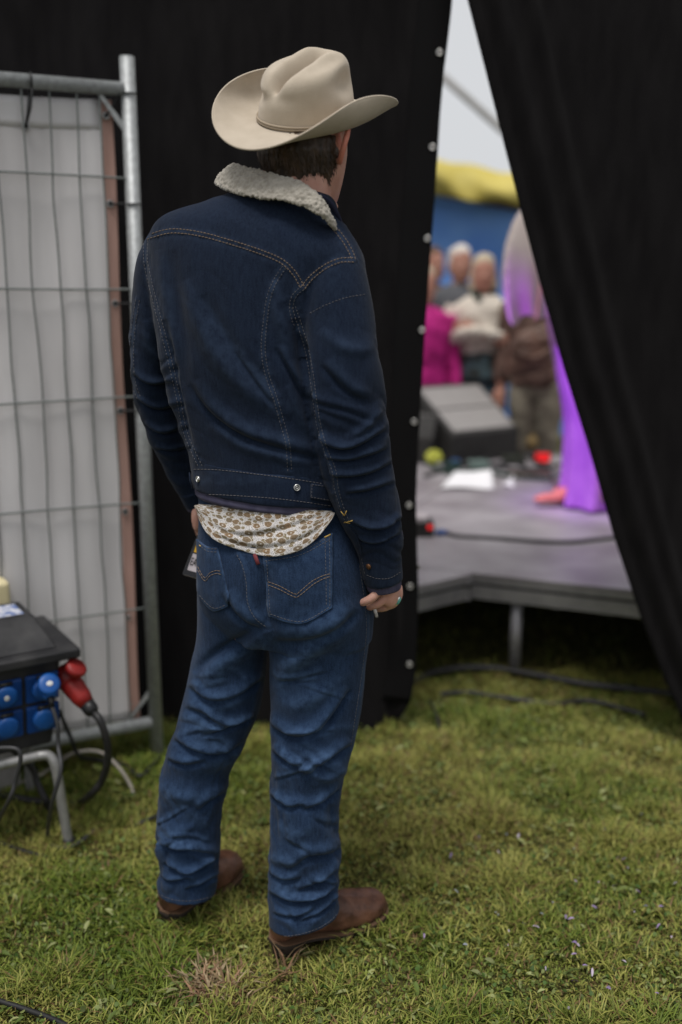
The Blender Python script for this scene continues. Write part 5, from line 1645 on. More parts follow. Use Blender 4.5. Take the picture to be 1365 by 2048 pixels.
# cream case behind the power box
cc_ = np.array([-1.12, 2.68])
case = empty('equipment_case', (cc_[0], cc_[1], 0), 'cream topped equipment case with black handle behind the power box', 'case')
def cs(u, d, z):
    p_ = cc_ + BU * u + BW * d
    return np.array([p_[0], p_[1], z])
def cbox(u0, u1, d0, d1, z0, z1):
    return prism([cs(u0, d0, z0), cs(u1, d0, z0), cs(u1, d1, z0), cs(u0, d1, z0), cs(u0, d0, z1), cs(u1, d0, z1), cs(u1, d1, z1), cs(u0, d1, z1)])
u0_ = -.185
bev(obj('case_body', cbox(u0_ + .008, .3, .0, .3, 0, .548), mat('case_grey', (.30, .29, .28), .5, (.22, .21, .2), 9), case, False), .01, 3)
bev(obj('case_seal', cbox(u0_ + .004, .304, -.004, .304, .550, .572), M_blackp, case, False), .004, 2)
bev(obj('case_lid', cbox(u0_, .31, -.01, .31, .574, .655), mat('cream_plastic', (.60, .52, .30), .45, (.66, .58, .36), 6), case, False), .014, 4)
hb_ = [cs(u0_ + .075, .10, .64), cs(u0_ + .09, .10, .668), cs(u0_ + .13, .10, .682), cs(u0_ + .24, .10, .684), cs(u0_ + .32, .10, .67), cs(u0_ + .34, .10, .64)]
obj('handle', tube(catmull(np.array(hb_), 30), .011, 12), M_blackp, case)
# ================================================================== stage
SZ = .40
K = G(950, 1146, SZ); KR = G(1270, 1181, SZ); KL = G(835, 1172, SZ)
er = (KR - K)[:2]; er /= np.linalg.norm(er)           # along the front edge to the right
nb_ = np.array([-er[1], er[0]])                       # away from the camera
el = (KL - K)[:2]; el /= np.linalg.norm(el)           # along the short return to the left, toward the camera
M_deck = mat('deck_top', (.20, .18, .19), .45, (.37, .345, .36), 4, 9, (.3, .7), bump=.25, bscale=120, spec=.35)
M_prof = mat('deck_profile', (.30, .29, .31), .42, (.38, .365, .385), 18, metal=.5, spec=.5)
M_profd = mat('deck_profile_groove', (.035, .033, .035), .6)
stage = empty('stage', (K[0] + 1.5, K[1] + 1.2, 0), 'low grey stage of aluminium framed deck panels behind the drapes', 'stage')
def sp(a, b_, z, base=K): 
    p_ = base[:2] + er * a + nb_ * b_
    return np.array([p_[0], p_[1], z])
def quadbox(c4, z0, z1):
    return prism([np.append(c[:2], z0) for c in c4] + [np.append(c[:2], z1) for c in c4])
def deck(c4):
    c4 = [np.array(c[:2]) for c in c4]
    cen = sum(c4) / 4
    ins = [c + (cen - c) / np.linalg.norm(cen - c) * .004 for c in c4]
    d_ = bev(obj('deck_panel', quadbox(ins, SZ - .018, SZ), M_deck, stage, False), .002, 1)
    for i in range(4):
        a, b_ = ins[i], ins[(i + 1) % 4]
        t_ = (b_ - a) / np.linalg.norm(b_ - a); n_ = np.array([t_[1], -t_[0]])
        if (a - cen) @ n_ < 0: n_ = -n_
        a, b_ = a + t_ * .003, b_ - t_ * .003
        for z0, z1, o_, m_ in ((SZ - .040, SZ - .0185, -.002, M_prof), (SZ - .052, SZ - .0405, -.008, M_profd), (SZ - .105, SZ - .0525, -.003, M_prof)):
            obj('frame_profile', quadbox([a + n_ * o_, b_ + n_ * o_, b_ + n_ * (o_ - .03), a + n_ * (o_ - .03)], z0, z1), m_, d_, False)
ROWS = [(0, 1.0), (1.0, 2.0), (2.0, 3.0)]
COLS = [(-3.5, -1.6), (-1.6, .4 - 1.0), (-.6, 2.0), (2.0, 4.0)]
for r0, r1 in ROWS:
    for c0, c1 in COLS:
        deck([sp(c0, r0, 0), sp(c1, r0, 0), sp(c1, r1, 0), sp(c0, r1, 0)])
# the return that comes forward on the left (its right-hand side is the short edge in view)
el2 = el * 1.0
left = np.array([-er[0], -er[1]])
a0 = K[:2] - nb_ * .004; a1 = a0 + el2 * .32
deck([a0, a1, a1 + left * .9 + nb_ * .12, a0 + left * .9])
for a, b_ in ((.16, .05), (1.95, .05), (3.9, .05), (.16, .95), (.42, 1.9), (1.95, .95), (-.2, 1.9), (-1.15, .95), (2.0, 1.95), (1.05, 2.9), (-1.2, 2.9), (3.9, 2.9), (-3.1, 2.9)):
    p_ = sp(a, b_, 0)
    obj('leg', cyl(p_ + [0, 0, -.01], p_ + [0, 0, SZ - .1], .024, 16), M_prof, stage)

# ---- things on the stage
M_dark = mat('cabinet_black', (.022, .021, .020), .65, (.038, .036, .034), 30, bump=.3, bscale=300)
M_grille = mat('speaker_grille', (.27, .255, .245), .6, (.33, .315, .305), 60, bump=.5, bscale=500)
def wedge(px0, px1, pyb, w_, d_, h_, rz, label, name='monitor_speaker'):
    c = G((px0 + px1) / 2, pyb, SZ)
    o = empty(name, (c[0], c[1], SZ), label, 'loudspeaker', rz=rz)
    prof = [(0, 0), (d_, 0), (d_, h_ * .55), (d_ * .80, h_), (d_ * .62, h_), (0, h_ * .42)]
    V_ = np.array([(x, y, z) for x in (-w_ / 2, w_ / 2) for y, z in prof])
    n = len(prof)
    F_ = [tuple(range(n - 1, -1, -1)), tuple(range(n, 2 * n))] + [(i, (i + 1) % n, n + (i + 1) % n, n + i) for i in range(n)]
    M_ = np.array(o.matrix_basis) if False else np.array(Matrix.Translation(o.location) @ Matrix.Rotation(rz, 4, 'Z'))
    tf = lambda A: np.asarray(A, float) @ M_[:3, :3].T + M_[:3, 3]
    bev(obj('cabinet', (tf(V_), F_), M_dark, o, False), .012, 2)
    s0, s1 = np.array([0, 0, h_ * .42]), np.array([0, d_ * .62, h_]); t_ = s1 - s0; nn_ = np.cross([1, 0, 0], t_); nn_ /= np.linalg.norm(nn_)
    for a, b_, nm in ((.06, .50, 'grille'), (.53, .97, 'grille')):
        g = [s0 + t_ * a + np.array([-w_ / 2 + .025, 0, 0]), s0 + t_ * a + np.array([w_ / 2 - .025, 0, 0]), s0 + t_ * b_ + np.array([w_ / 2 - .025, 0, 0]), s0 + t_ * b_ + np.array([-w_ / 2 + .025, 0, 0])]
        Vg = [q + nn_ * k for k in (-.004, .006) for q in g]
        obj(nm, (tf(Vg), prism(Vg)[1]), M_grille, o, False)
    hd_ = [(w_ / 2 + .002, d_ * .5, h_ * .35), (w_ / 2 + .014, d_ * .5, h_ * .40), (w_ / 2 + .014, d_ * .72, h_ * .40), (w_ / 2 + .002, d_ * .72, h_ * .35)]
    obj('handle', tube(tf(hd_), .008, 8), M_blackp, o)
    return o
wedge(938, 1008, 922, .56, .66, .45, R(33), 'large black stage monitor wedge with grey grille, behind the drape opening')
wedge(778, 860, 905, .55, .42, .30, R(160), 'small stage monitor wedge half hidden behind the left drape', 'monitor_speaker')
M_paper = mat('paper', (.80, .79, .80), .8)
def sheet(px0, py0, px1, py1, label, z=SZ + .004, fold=.0):
    A = G(px0, py1, z); B = G(px1, py1, z); C_ = G(px1 - 4, py0, z); D_ = G(px0 + 30, py0, z)
    n = 10
    V_ = []
    for i in range(n):
        for j in range(n):
            u, v = i / (n - 1), j / (n - 1)
            p_ = (A * (1 - u) + B * u) * (1 - v) + (D_ * (1 - u) + C_ * u) * v
            p_[2] += .006 * math.sin(u * 5 + v * 3) + .006 + fold * v * v
            V_.append(p_)
    o = obj('paper_sheet', (np.array(V_), grid_faces(n, n, False)), M_paper); add_solid(o, .001, 0)
    return tag(o, label, 'paper')
sheet(882, 950, 988, 978, 'white set list sheet lying on the stage floor', fold=.02)
sheet(1003, 956, 1028, 974, 'small white paper scrap beside the set list sheet', fold=.012)
# red-lit unit
def unit(px, py, wpx, hpx, dep, name, label, cat, m, z=SZ):
    c = G(px, py, z); s = zdepth(c) / F
    w_, h_ = wpx * s, hpx * s
    o = empty(name, c, label, cat)
    bev(obj('housing', box(c[0] - w_ / 2, c[0] + w_ / 2, c[1], c[1] + dep, z, z + h_), m, o, False), min(w_, h_) * .12, 2)
    return o, c, w_, h_
M_led = bpy.data.materials.new('red_led'); M_led.use_nodes = True
M_led.node_tree.nodes['Principled BSDF'].inputs['Base Color'].default_value = (.5, .01, .01, 1)
M_led.node_tree.nodes['Principled BSDF'].inputs['Emission Color'].default_value = (1, .015, .02, 1)
M_led.node_tree.nodes['Principled BSDF'].inputs['Emission Strength'].default_value = .35
o, c, w_, h_ = unit(1085, 928, 34, 26, .09, 'effect_unit', 'small black unit with a glowing red panel beside the white robe', 'effect unit', M_dark)
bev(obj('red_panel', box(c[0] - w_ * .42, c[0] + w_ * .42, c[1] - .006, c[1] - .001, SZ + h_ * .18, SZ + h_ * .85), M_led, o, False), .004, 2)
o, c, w_, h_ = unit(846, 1075, 46, 30, .12, 'stage_box', 'small black stage box with a red light and blue plug at the drape edge', 'stage box', M_dark)
obj('red_light', ellipsoid((c[0] + w_ * .30, c[1] - .003, SZ + h_ * .72), (.012, .006, .012)), M_led, o)
obj('pale_top', box(c[0] - w_ * .5, c[0] + w_ * .22, c[1] + .01, c[1] + .1, SZ + h_ + .001, SZ + h_ + .02), mat('pale_tape', (.5, .45, .46), .7), o, False)
bp_ = G(872, 1071, SZ) + np.array([0, 0, .012])
obj('connector', tube([bp_, bp_ + [.03, 0, .004], bp_ + [.055, .002, 0]], [.013, .013, .008], 12), M_blue, o)
cable('cable', [bp_ + [.05, 0, 0], G(920, 1072, SZ + .008), G(990, 1076, SZ + .008), G(1070, 1082, SZ + .008), G(1140, 1084, SZ + .008), G(1200, 1078, SZ + .008), G(1300, 1068, SZ + .008)], .0085, M_cable, 'black cable running across the stage from the small stage box')
# straw basket with yellow flower heads
c = G(1080, 905, SZ)
M_straw = mat('straw', (.42, .29, .13), .9, (.52, .38, .18), 60, bump=.6, bscale=220)
bas = empty('straw_basket', c, 'straw coloured basket at the back of the stage', 'basket')
rg = []
for z, r_ in ((0, .10), (.03, .125), (.07, .135), (.10, .125), (.125, .08), (.13, .02)):
    rg.append(np.array([[c[0] + math.cos(a) * r_ * (1 + .04 * math.cos(a * 9)), c[1] + .12 + math.sin(a) * r_, SZ + z] for a in np.linspace(0, 2 * math.pi, 40, endpoint=False)]))
obj('basket_body', loft(rg), M_straw, bas)
M_yel = mat('yellow_petal', (.42, .45, .06), .8, (.55, .55, .10), 40)
for k, (px, py, lab) in enumerate(((1108, 893, 'yellow green flower head beside the straw basket'), (868, 935, 'yellow green flower head near the left drape edge'))):
    c = G(px, py, SZ)
    fo = empty('flower_head', c, lab, 'flower', 'flower heads on the stage')
    obj('stem', tube([c + [0, 0, .0], c + [0, .01, .05]], .006, 8), mat('stem_green', (.04, .08, .02), .8), fo)
    for a in np.linspace(0, 2 * math.pi, 9, endpoint=False):
        obj('petal', ellipsoid(c + np.array([math.cos(a) * .032, .01 + math.sin(a) * .015, .065 + math.sin(a) * .026]), (.022, .012, .018)), M_yel, fo)
    obj('flower_centre', ellipsoid(c + [0, -.006, .065], (.020, .016, .020)), M_yel, fo)
M_gcab = mat('green_cable', (.02, .05, .035), .6)
for k, (pts, m_, lab) in enumerate((
    ([(850, 952), (900, 935), (950, 925), (1000, 935), (1050, 940), (1120, 930)], M_cable, 'black cable bundle along the foot of the monitor wedge'),
    ([(855, 925), (900, 945), (960, 940), (1010, 950), (1060, 955), (1110, 958)], M_gcab, 'dark green cable crossing in front of the monitor wedge'),
    ([(880, 920), (930, 930), (975, 915), (1020, 905), (1060, 915), (1100, 940)], M_cable, 'black cable coiled right of the monitor wedge'),
    ([(905, 938), (940, 922), (985, 930), (1030, 925), (1075, 945), (1130, 950)], M_gcable, 'grey cable lying between wedge and set list'),
    ([(1020, 945), (1050, 950), (1090, 948), (1110, 965), (1130, 985)], mat('brown_cable', (.11, .06, .05), .7), 'brownish cable beside the shoe of the robed performer'))):
    cable('cable', [G(a, b_, SZ + .012 + .006 * (i % 3)) for i, (a, b_) in enumerate(pts)], .012, m_, lab)
for k, (px, py, wp_, hp_, col, nm, lab, cat) in enumerate((
    (960, 938, 40, 14, (.16, .22, .20), 'pedal', 'pale green effect pedal in front of the monitor wedge', 'pedal'),
    (905, 942, 34, 14, (.02, .05, .045), 'pedal', 'dark green effect pedal left of the pale green one', 'pedal'),
    (912, 932, 16, 12, (.05, .12, .30), 'pedal', 'small blue effect pedal near the monitor wedge', 'pedal'),
    (1030, 930, 44, 16, (.03, .035, .025), 'pedal', 'flat black effect pedal right of the monitor wedge', 'pedal'))):
    o, c, w_, h_ = unit(px, py, wp_, hp_, .10, nm, lab, cat, mat('pedal_%s' % 'abcd'[k], col, .5))
    for s in (-.25, .25):
        obj('knob', cyl((c[0] + s * w_, c[1] + .04, SZ + h_ * .98), (c[0] + s * w_, c[1] + .04, SZ + h_ + .014), .009, 10), M_blackp, o)
# black hoses on the lawn in front of the stage
cable('hose', [G(825, 1366, .014), G(870, 1345, .016), G(930, 1336, .018), G(1000, 1338, .018), G(1080, 1352, .016), G(1170, 1368, .016), G(1260, 1378, .016), G(1400, 1395, .016)], .015, M_cable, 'thick black cable on the lawn along the stage foot')
cable('cable', [G(880, 1388, .010), G(935, 1385, .012), G(985, 1392, .012), G(1040, 1400, .012), G(1110, 1408, .010), G(1180, 1402, .012), G(1290, 1430, .010)], .009, M_cable, 'black cable on the lawn in front of the thick one')
cable('cable', [G(860, 1402, .008), G(872, 1425, .010), G(880, 1455, .008), G(890, 1480, .002)], .006, M_cable, 'short black cable in the grass by the drape corner')

# ================================================================== figures
def eyes_of(o, W, k):
    for s in (-1, 1):
        obj('eye', ellipsoid(W(s * .030, .084, 1.632), (.012 * k, .010 * k, .007 * k)), mat_eye, o)
mat_eye = mat('eye_dark', (.05, .03, .025), .5)
mat_mouth = mat('mouth_red', (.20, .05, .045), .5)
M_skin2 = mat('skin_onlooker', (.40, .18, .125), .6, (.52, .27, .20), 14, 4, (.35, .65))
def figure(loc, face, H, name_label, top_m, leg_m, hair_m, arms='down', skirt=False, hair_long=False, z0=0.0, group=None, bulky=1.0, collar=None, extra=None, low=None):
    """standing person: one continuous body, with top, trousers, hair and shoes as clothing"""
    o = empty('person', (loc[0], loc[1], z0), name_label, 'person', group, rz=0)
    k = H / 1.75
    f = np.array([math.sin(face), math.cos(face), 0.0]); r = np.array([math.cos(face), -math.sin(face), 0.0]); up = np.array([0, 0, 1.0])
    B = np.array([loc[0], loc[1], z0])
    def W(x, y, z): return B + (r * x + f * y + up * z) * k
    def ring(z, a, b_, y=0, n=24):
        return np.array([W(a * math.cos(t_), y + b_ * math.sin(t_), z) for t_ in np.linspace(0, 2 * math.pi, n, endpoint=False)])
    torso = [(.86, .165, .115, 0), (.95, .165, .12, 0), (1.05, .155, .115, 0), (1.18, .17, .125, 0), (1.30, .185, .125, 0), (1.40, .185, .11, -.005), (1.455, .12, .085, -.01), (1.49, .07, .07, -.01)]
    tors2 = [q for q in torso if q[0] > 1.1] if low else torso
    tl2 = lambda g: loft([ring(z, a * g, b_ * g, y) for z, a, b_, y in catmull([(1.08, .165, .12, 0)] + tors2 if low else tors2, 22)])
    tl = lambda g, sh=0: loft([ring(z, a * g, b_ * g, y) for z, a, b_, y in catmull(torso, 22)])
    if arms == 'crossed':
        armL = [(-.19, -.01, 1.40), (-.235, .03, 1.24), (-.235, .08, 1.17), (-.10, .185, 1.21), (.06, .19, 1.25)]
        armR = [(.19, -.01, 1.40), (.235, .03, 1.24), (.235, .08, 1.17), (.10, .205, 1.24), (-.06, .20, 1.21)]
    elif arms == 'held':
        armL = [(-.19, -.01, 1.40), (-.23, .01, 1.24), (-.22, .04, 1.08), (-.12, .18, 1.02), (-.03, .22, 1.02)]
        armR = [(.19, -.01, 1.40), (.23, .01, 1.24), (.22, .04, 1.08), (.12, .18, 1.00), (.03, .22, 1.00)]
    else:
        armL = [(-.19, -.01, 1.40), (-.23, -.01, 1.25), (-.245, 0, 1.10), (-.25, .03, .96), (-.245, .06, .84)]
        armR = [(.19, -.01, 1.40), (.23, -.01, 1.25), (.245, 0, 1.10), (.25, .03, .96), (.245, .06, .84)]
    def arm(a, g, cut=1.0):
        C = np.array([W(*q) for q in catmull(a, 18)]); n = int(18 * cut)
        rr = np.interp(np.linspace(0, 1, 18), [0, .15, .5, .8, 1], [.062, .056, .046, .040, .034]) * g * k
        return tube(C[:n], rr[:n], 14)
    legs = [[(s * .085, 0, .92), (s * .09, .01, .72), (s * .09, .015, .48), (s * .092, -.01, .28), (s * .095, -.02, .07)] for s in (-1, 1)]
    def leg(a, g, lo=1.0):
        C = np.array([W(*q) for q in catmull(a, 20)])
        rr = np.interp(np.linspace(0, 1, 20), [0, .3, .55, .75, 1], [.095, .082, .060, .056, .042]) * g * k
        return tube(C, rr, 16)
    head = [(1.515, .034, .036, .058), (1.53, .054, .058, .035), (1.56, .068, .078, .02), (1.60, .075, .090, .01), (1.65, .078, .096, 0), (1.69, .074, .092, 0), (1.725, .055, .070, -.005), (1.748, .022, .03, -.01)]
    parts = [loft([ring(z, a, b_, y) for z, a, b_, y in catmull(head, 22)]), tube([W(0, -.01, 1.42), W(0, -.006, 1.50), W(0, .0, 1.58)], [.056 * k, .054 * k, .054 * k], 16), tl(.88),
             ellipsoid(W(0, .096, 1.608), (.012 * k, .018 * k, .018 * k)), ellipsoid(W(0, .086, 1.57), (.02 * k, .010 * k, .007 * k)), ellipsoid(W(0, .083, 1.645), (.042 * k, .012 * k, .008 * k))]
    for s in (-1, 1): parts.append(ellipsoid(W(s * .075, -.005, 1.615), (.012 * k, .02 * k, .03 * k)))
    for a in (armL, armR):
        parts.append(arm(a, .8))
        w0, w1 = np.array(W(*a[-1])), np.array(W(*a[-2])); d_ = (w0 - w1) / np.linalg.norm(w0 - w1)
        sd_ = np.cross(d_, f); sd_ = sd_ if np.linalg.norm(sd_) > .3 else r; sd_ /= np.linalg.norm(sd_); sd2 = np.cross(d_, sd_)
        parts.append(tube([w0 - d_ * .02, w0 + d_ * .03 * k, w0 + d_ * .08 * k], [.026 * k, .036 * k, .034 * k], 12, flat=.6, ref=sd2))
        for j in range(4):
            off = sd_ * (j - 1.5) * .017 * k
            parts.append(tube(np.array([w0 + d_ * .07 * k + off, w0 + d_ * .115 * k + off, w0 + d_ * (.15 - .006 * abs(j - 1.5)) * k + off + sd2 * .02]), [.0095 * k, .009 * k, .007 * k], 8))
        parts.append(tube(np.array([w0 + d_ * .02 * k + sd_ * .03 * k, w0 + d_ * .06 * k + sd_ * .05 * k, w0 + d_ * .09 * k + sd_ * .052 * k]), [.013 * k, .011 * k, .008 * k], 8))
    for a in legs: parts.append(leg(a, .85))
    link('body', union(parts, .008, 2), o, M_skin2)
    obj('mouth', ellipsoid(W(0, .092, 1.567), (.020 * k, .008 * k, .005 * k)), mat_mouth, o)
    ag = 1.0 if arms == 'crossed' else 1.2
    tm_ = union([tl2(1.06 * bulky), arm(armL, ag * bulky, .93), arm(armR, ag * bulky, .93)], .010, 4)
    V, N = get_vn(tm_); V += N * (.010 * fbm(V * 9, 3))[:, None]; set_v(tm_, V)
    to_ = link('top', tm_, o, top_m)
    if collar:
        obj('collar', tube([W(-.06, .03, 1.50), W(-.075, -.03, 1.50), W(0, -.085, 1.51), W(.075, -.03, 1.50), W(.06, .03, 1.50), W(.02, .10, 1.44)], .022 * k, 10), collar, to_)
    if skirt:
        sk = loft([ring(z, a, b_) for z, a, b_ in ((1.0, .15, .115), (.9, .185, .15), (.7, .21, .18), (.4, .24, .21), (.3, .25, .22))])
        lm_ = union([sk], .010, 2)
        V, N = get_vn(lm_); th_ = np.arctan2(V[:, 1] - loc[1], V[:, 0] - loc[0]); V += N * (.012 * np.sin(th_ * 11) * np.clip((1.0 * k + z0 - V[:, 2]) / .5, 0, 1))[:, None]; set_v(lm_, V)
        link('skirt', lm_, o, leg_m)
    else:
        lm_ = union([leg(legs[0], 1.2), leg(legs[1], 1.2), loft([ring(z, a, b_) for z, a, b_ in ((.80, .165, .115), (.9, .172, .125), (1.0, .16, .118))])], .010, 3)
        V, N = get_vn(lm_); V += N * (.008 * fbm(V * np.array([9, 9, 14.]), 3))[:, None]; set_v(lm_, V)
        link('trousers', lm_, o, leg_m)
    if hair_m:
        hrow = [(1.55, .070, .050, -.058), (1.60, .080, .070, -.042), (1.64, .085, .082, -.032), (1.68, .084, .092, -.022), (1.715, .078, .092, -.012), (1.745, .058, .072, -.008), (1.768, .024, .035, -.01)]
        if hair_long: hrow = [(1.46, .082, .055, -.04), (1.51, .094, .068, -.034)] + [(1.56, .096, .074, -.032), (1.61, .094, .08, -.030)] + hrow[2:]
        hm_ = union([loft([ring(z, a, b_, y) for z, a, b_, y in catmull(hrow, 20)])], .008, 2)
        V, N = get_vn(hm_); V += N * (.011 * noise3(V * np.array([38, 38, 18.])) + .008 * noise3(V * 16))[:, None]; set_v(hm_, V)
        link('hair', hm_, o, hair_m)
    for s in (-1, 1):
        obj('shoe', union_vf([ellipsoid(W(s * .095, .03, .035), (.042 * k, .13 * k, .04 * k), np.stack([r, f, up], 1)), ellipsoid(W(s * .095, -.03, .055), (.038 * k, .06 * k, .05 * k), np.stack([r, f, up], 1))]), M_sole, o)
    eyes_of(o, W, k)
    if low:
        obj('jumper', loft([ring(z, a, b_) for z, a, b_ in ((.88, .19, .142), (.93, .20, .15), (1.02, .195, .148), (1.14, .17, .13))]), low, o)
    if extra: extra(o, W, k)
    return o
def union_vf(parts):
    me = union(parts, .008, 2)
    V, _ = get_vn(me); Fs = [tuple(p.vertices) for p in me.polygons]; bpy.data.meshes.remove(me)
    return V, Fs

C_cream = mat('cream_fleece', (.56, .50, .42), .95, (.64, .58, .50), 20, bump=.4, bscale=120, sheen=.2)
C_grey = mat('grey_jacket', (.075, .078, .085), .85, (.10, .10, .11), 14)
C_pink = mat('pink_coat', (.52, .018, .22), .7, (.44, .014, .18), 8)
C_purple = mat('plum_trousers', (.13, .012, .085), .85, (.10, .01, .07), 10)
C_jean = mat('pale_jeans', (.11, .20, .25), .9, (.17, .27, .32), 12, 4, (.35, .65))
C_teal = mat('dark_skirt_print', (.055, .06, .052), .9, (.11, .17, .19), 16, 3, (.42, .62))
C_khaki = mat('khaki_trousers', (.22, .195, .145), .9, (.28, .25, .19), 12)
C_brown = mat('brown_jacket', (.060, .032, .024), .7, (.16, .095, .075), 14, 4, (.38, .62))
C_navy = mat('navy_trousers', (.018, .024, .055), .9)
C_black = mat('black_clothes', (.02, .02, .022), .9)
C_green = mat('dark_green_scarf', (.03, .05, .04), .9)
H_white = mat('white_hair', (.62, .56, .50), .8, (.70, .64, .58), 40)
H_blond = mat('grey_blond_hair', (.46, .38, .27), .75, (.54, .46, .34), 40)
H_brown = mat('brown_hair', (.09, .05, .03), .7)
GRP = 'onlookers beyond the stage'
def at(px, Y): 
    p_ = P(px, 700, Y); return (p_[0], Y)
FC = math.pi      # facing the camera
figure(at(963, 7.0), FC + R(6), 1.70, 'woman with pale hair and arms crossed in a cream fleece jacket', C_cream, C_jean, H_blond, 'crossed', hair_long=True, group=GRP, bulky=1.12, collar=C_green, low=C_teal)
figure(at(917, 7.75), FC + R(-8), 1.79, 'white haired man in a dark grey jacket behind the cream jacket woman', C_grey, C_black, H_white, 'down', group=GRP, bulky=1.1)
figure(at(846, 6.85), FC + R(-20), 1.62, 'onlooker in a bright pink coat at the edge of the left drape', C_pink, C_purple, H_blond, 'down', group=GRP, bulky=1.1)
figure(at(862, 8.3), FC + R(-40), 1.80, 'brown haired onlooker at far left, partly hidden by the drape', C_brown, C_black, H_brown, 'held', group=GRP)
figure(at(1078, 6.75), FC + R(25), 1.72, 'onlooker in brown jacket and khaki trousers behind the robed performer', C_brown, C_khaki, H_brown, 'down', group=GRP, bulky=1.15)
figure(at(1130, 7.6), FC, 1.76, 'onlooker in navy trousers farthest right behind the robed performer', C_black, C_navy, H_brown, 'down', group=GRP)
# brown bag held by the onlooker in khaki trousers
bgx, bgy = P(1062, 690, 6.42)[0], 6.42
M_bag = mat('brown_leather', (.055, .028, .020), .5, (.15, .085, .062), 7, 5, (.38, .62))
bag = empty('shoulder_bag', (bgx, bgy, .96), 'dark brown leather bag held in front of the khaki trousers', 'bag')
bgp = []
for z, a_, b_ in ((.95, .10, .04), (.97, .145, .065), (1.05, .155, .075), (1.16, .14, .065), (1.22, .11, .045), (1.24, .09, .02)):
    bgp.append(np.array([[bgx + math.copysign(abs(math.cos(t_)) ** .7, math.cos(t_)) * a_ + .03 * (z - 1.1), bgy + math.sin(t_) * b_, z + .06 * (math.cos(t_)) * .6] for t_ in np.linspace(0, 2 * math.pi, 36, endpoint=False)]))
bm_ = union([loft(bgp)], .007, 3)
V, N = get_vn(bm_); V += N * (.012 * fbm(V * 11, 3))[:, None]; set_v(bm_, V)
link('bag_body', bm_, bag, M_bag)
obj('flap', tube(catmull(np.array([(bgx - .12, bgy - .07, 1.10), (bgx, bgy - .085, 1.06), (bgx + .12, bgy - .07, 1.12)]), 14), .02, 8, flat=.5), M_bag, bag)
obj('strap', tube(catmull(np.array([(bgx - .10, bgy, 1.20), (bgx - .06, bgy + .02, 1.36), (bgx + .06, bgy + .02, 1.38), (bgx + .12, bgy, 1.24)]), 24), .012, 8, flat=.5), M_bag, bag)

# ---- robed performer on the stage, in purple stage light
M_robe = mat('white_robe', (.50, .45, .47), .8, (.60, .55, .56), 6, sheen=.1)
M_gold2 = mat('gold_trim', (.42, .34, .12), .6, (.50, .42, .18), 30)
M_orange = mat('orange_shoe', (.62, .22, .13), .6)
PY = 5.02
pc = P(1196, 1000, PY)
perf = empty('person', (pc[0], PY, SZ), 'performer in a white wide sleeved robe lit purple, mostly hidden by the drape', 'person')
pf = np.array([-.97, .22, 0]); pr_ = np.array([-pf[1] * -1, pf[0] * -1, 0]); pr_ = np.array([.22, .97, 0])
def pw(x, y, z): return np.array([pc[0], PY, SZ]) + pf * y + pr_ * x + np.array([0, 0, z])
def prg(z, a, b_, y=0, n=72, wob=0, nf=9, ph=0):
    out = []
    for t_ in np.linspace(0, 2 * math.pi, n, endpoint=False):
        g = 1 + wob * math.sin(nf * t_ + ph + z * 1.3)
        out.append(pw(a * g * math.cos(t_), y + b_ * g * math.sin(t_), z))
    return np.array(out)
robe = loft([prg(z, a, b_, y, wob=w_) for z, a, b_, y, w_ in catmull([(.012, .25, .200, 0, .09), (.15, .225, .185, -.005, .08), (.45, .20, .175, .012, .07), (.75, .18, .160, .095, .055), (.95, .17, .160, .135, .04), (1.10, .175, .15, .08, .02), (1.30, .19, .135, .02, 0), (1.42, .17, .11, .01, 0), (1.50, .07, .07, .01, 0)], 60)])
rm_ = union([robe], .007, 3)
ro = link('robe', rm_, perf, mat('robe_lit_purple', (.34, .13, .46), .75, (.46, .22, .55), 5))  # cloth tinted violet: part of the purple stage light is in its colour
hb2 = [loft([np.array(q) for q in [prg(z, a, b_, .015) for z, a, b_ in ((1.52, .03, .04), (1.56, .06, .075), (1.62, .07, .09), (1.68, .07, .09), (1.74, .05, .06), (1.76, .02, .02))]]), tube([pw(0, .01, 1.40), pw(0, .01, 1.58)], .055, 16),
       tube([pw(-.17, .02, 1.40), pw(-.19, .10, 1.36), pw(-.18, .20, 1.30), pw(-.16, .27, 1.30)], [.05, .042, .036, .032], 12), tube([pw(-.16, .26, 1.30), pw(-.155, .32, 1.31), pw(-.15, .36, 1.29)], [.034, .038, .02], 12),
       tube([pw(-.05, .0, .05), pw(-.06, .0, .5), pw(-.08, 0, .95), pw(-.04, 0, 1.4)], [.05, .06, .1, .1], 14), tube([pw(.09, .0, .05), pw(.08, .0, .5), pw(.08, 0, .95)], [.05, .06, .1], 14)]
for j in range(4):
    hb2.append(tube([pw(-.165 + j * .012, .34, 1.315 - j * .013), pw(-.155 + j * .012, .39, 1.31 - j * .014), pw(-.15 + j * .012, .425, 1.295 - j * .014)], [.010, .009, .007], 8))
hb2.append(tube([pw(-.17, .30, 1.33), pw(-.165, .34, 1.355), pw(-.16, .37, 1.36)], [.012, .010, .008], 8))
link('body', union(hb2, .007, 2), perf, M_skin)
hh_ = union([loft([prg(z, a, b_, -.02) for z, a, b_ in ((1.55, .06, .06), (1.62, .08, .08), (1.70, .08, .09), (1.76, .055, .06), (1.775, .02, .02))])], .008, 2)
link('hair', hh_, perf, H_brown)
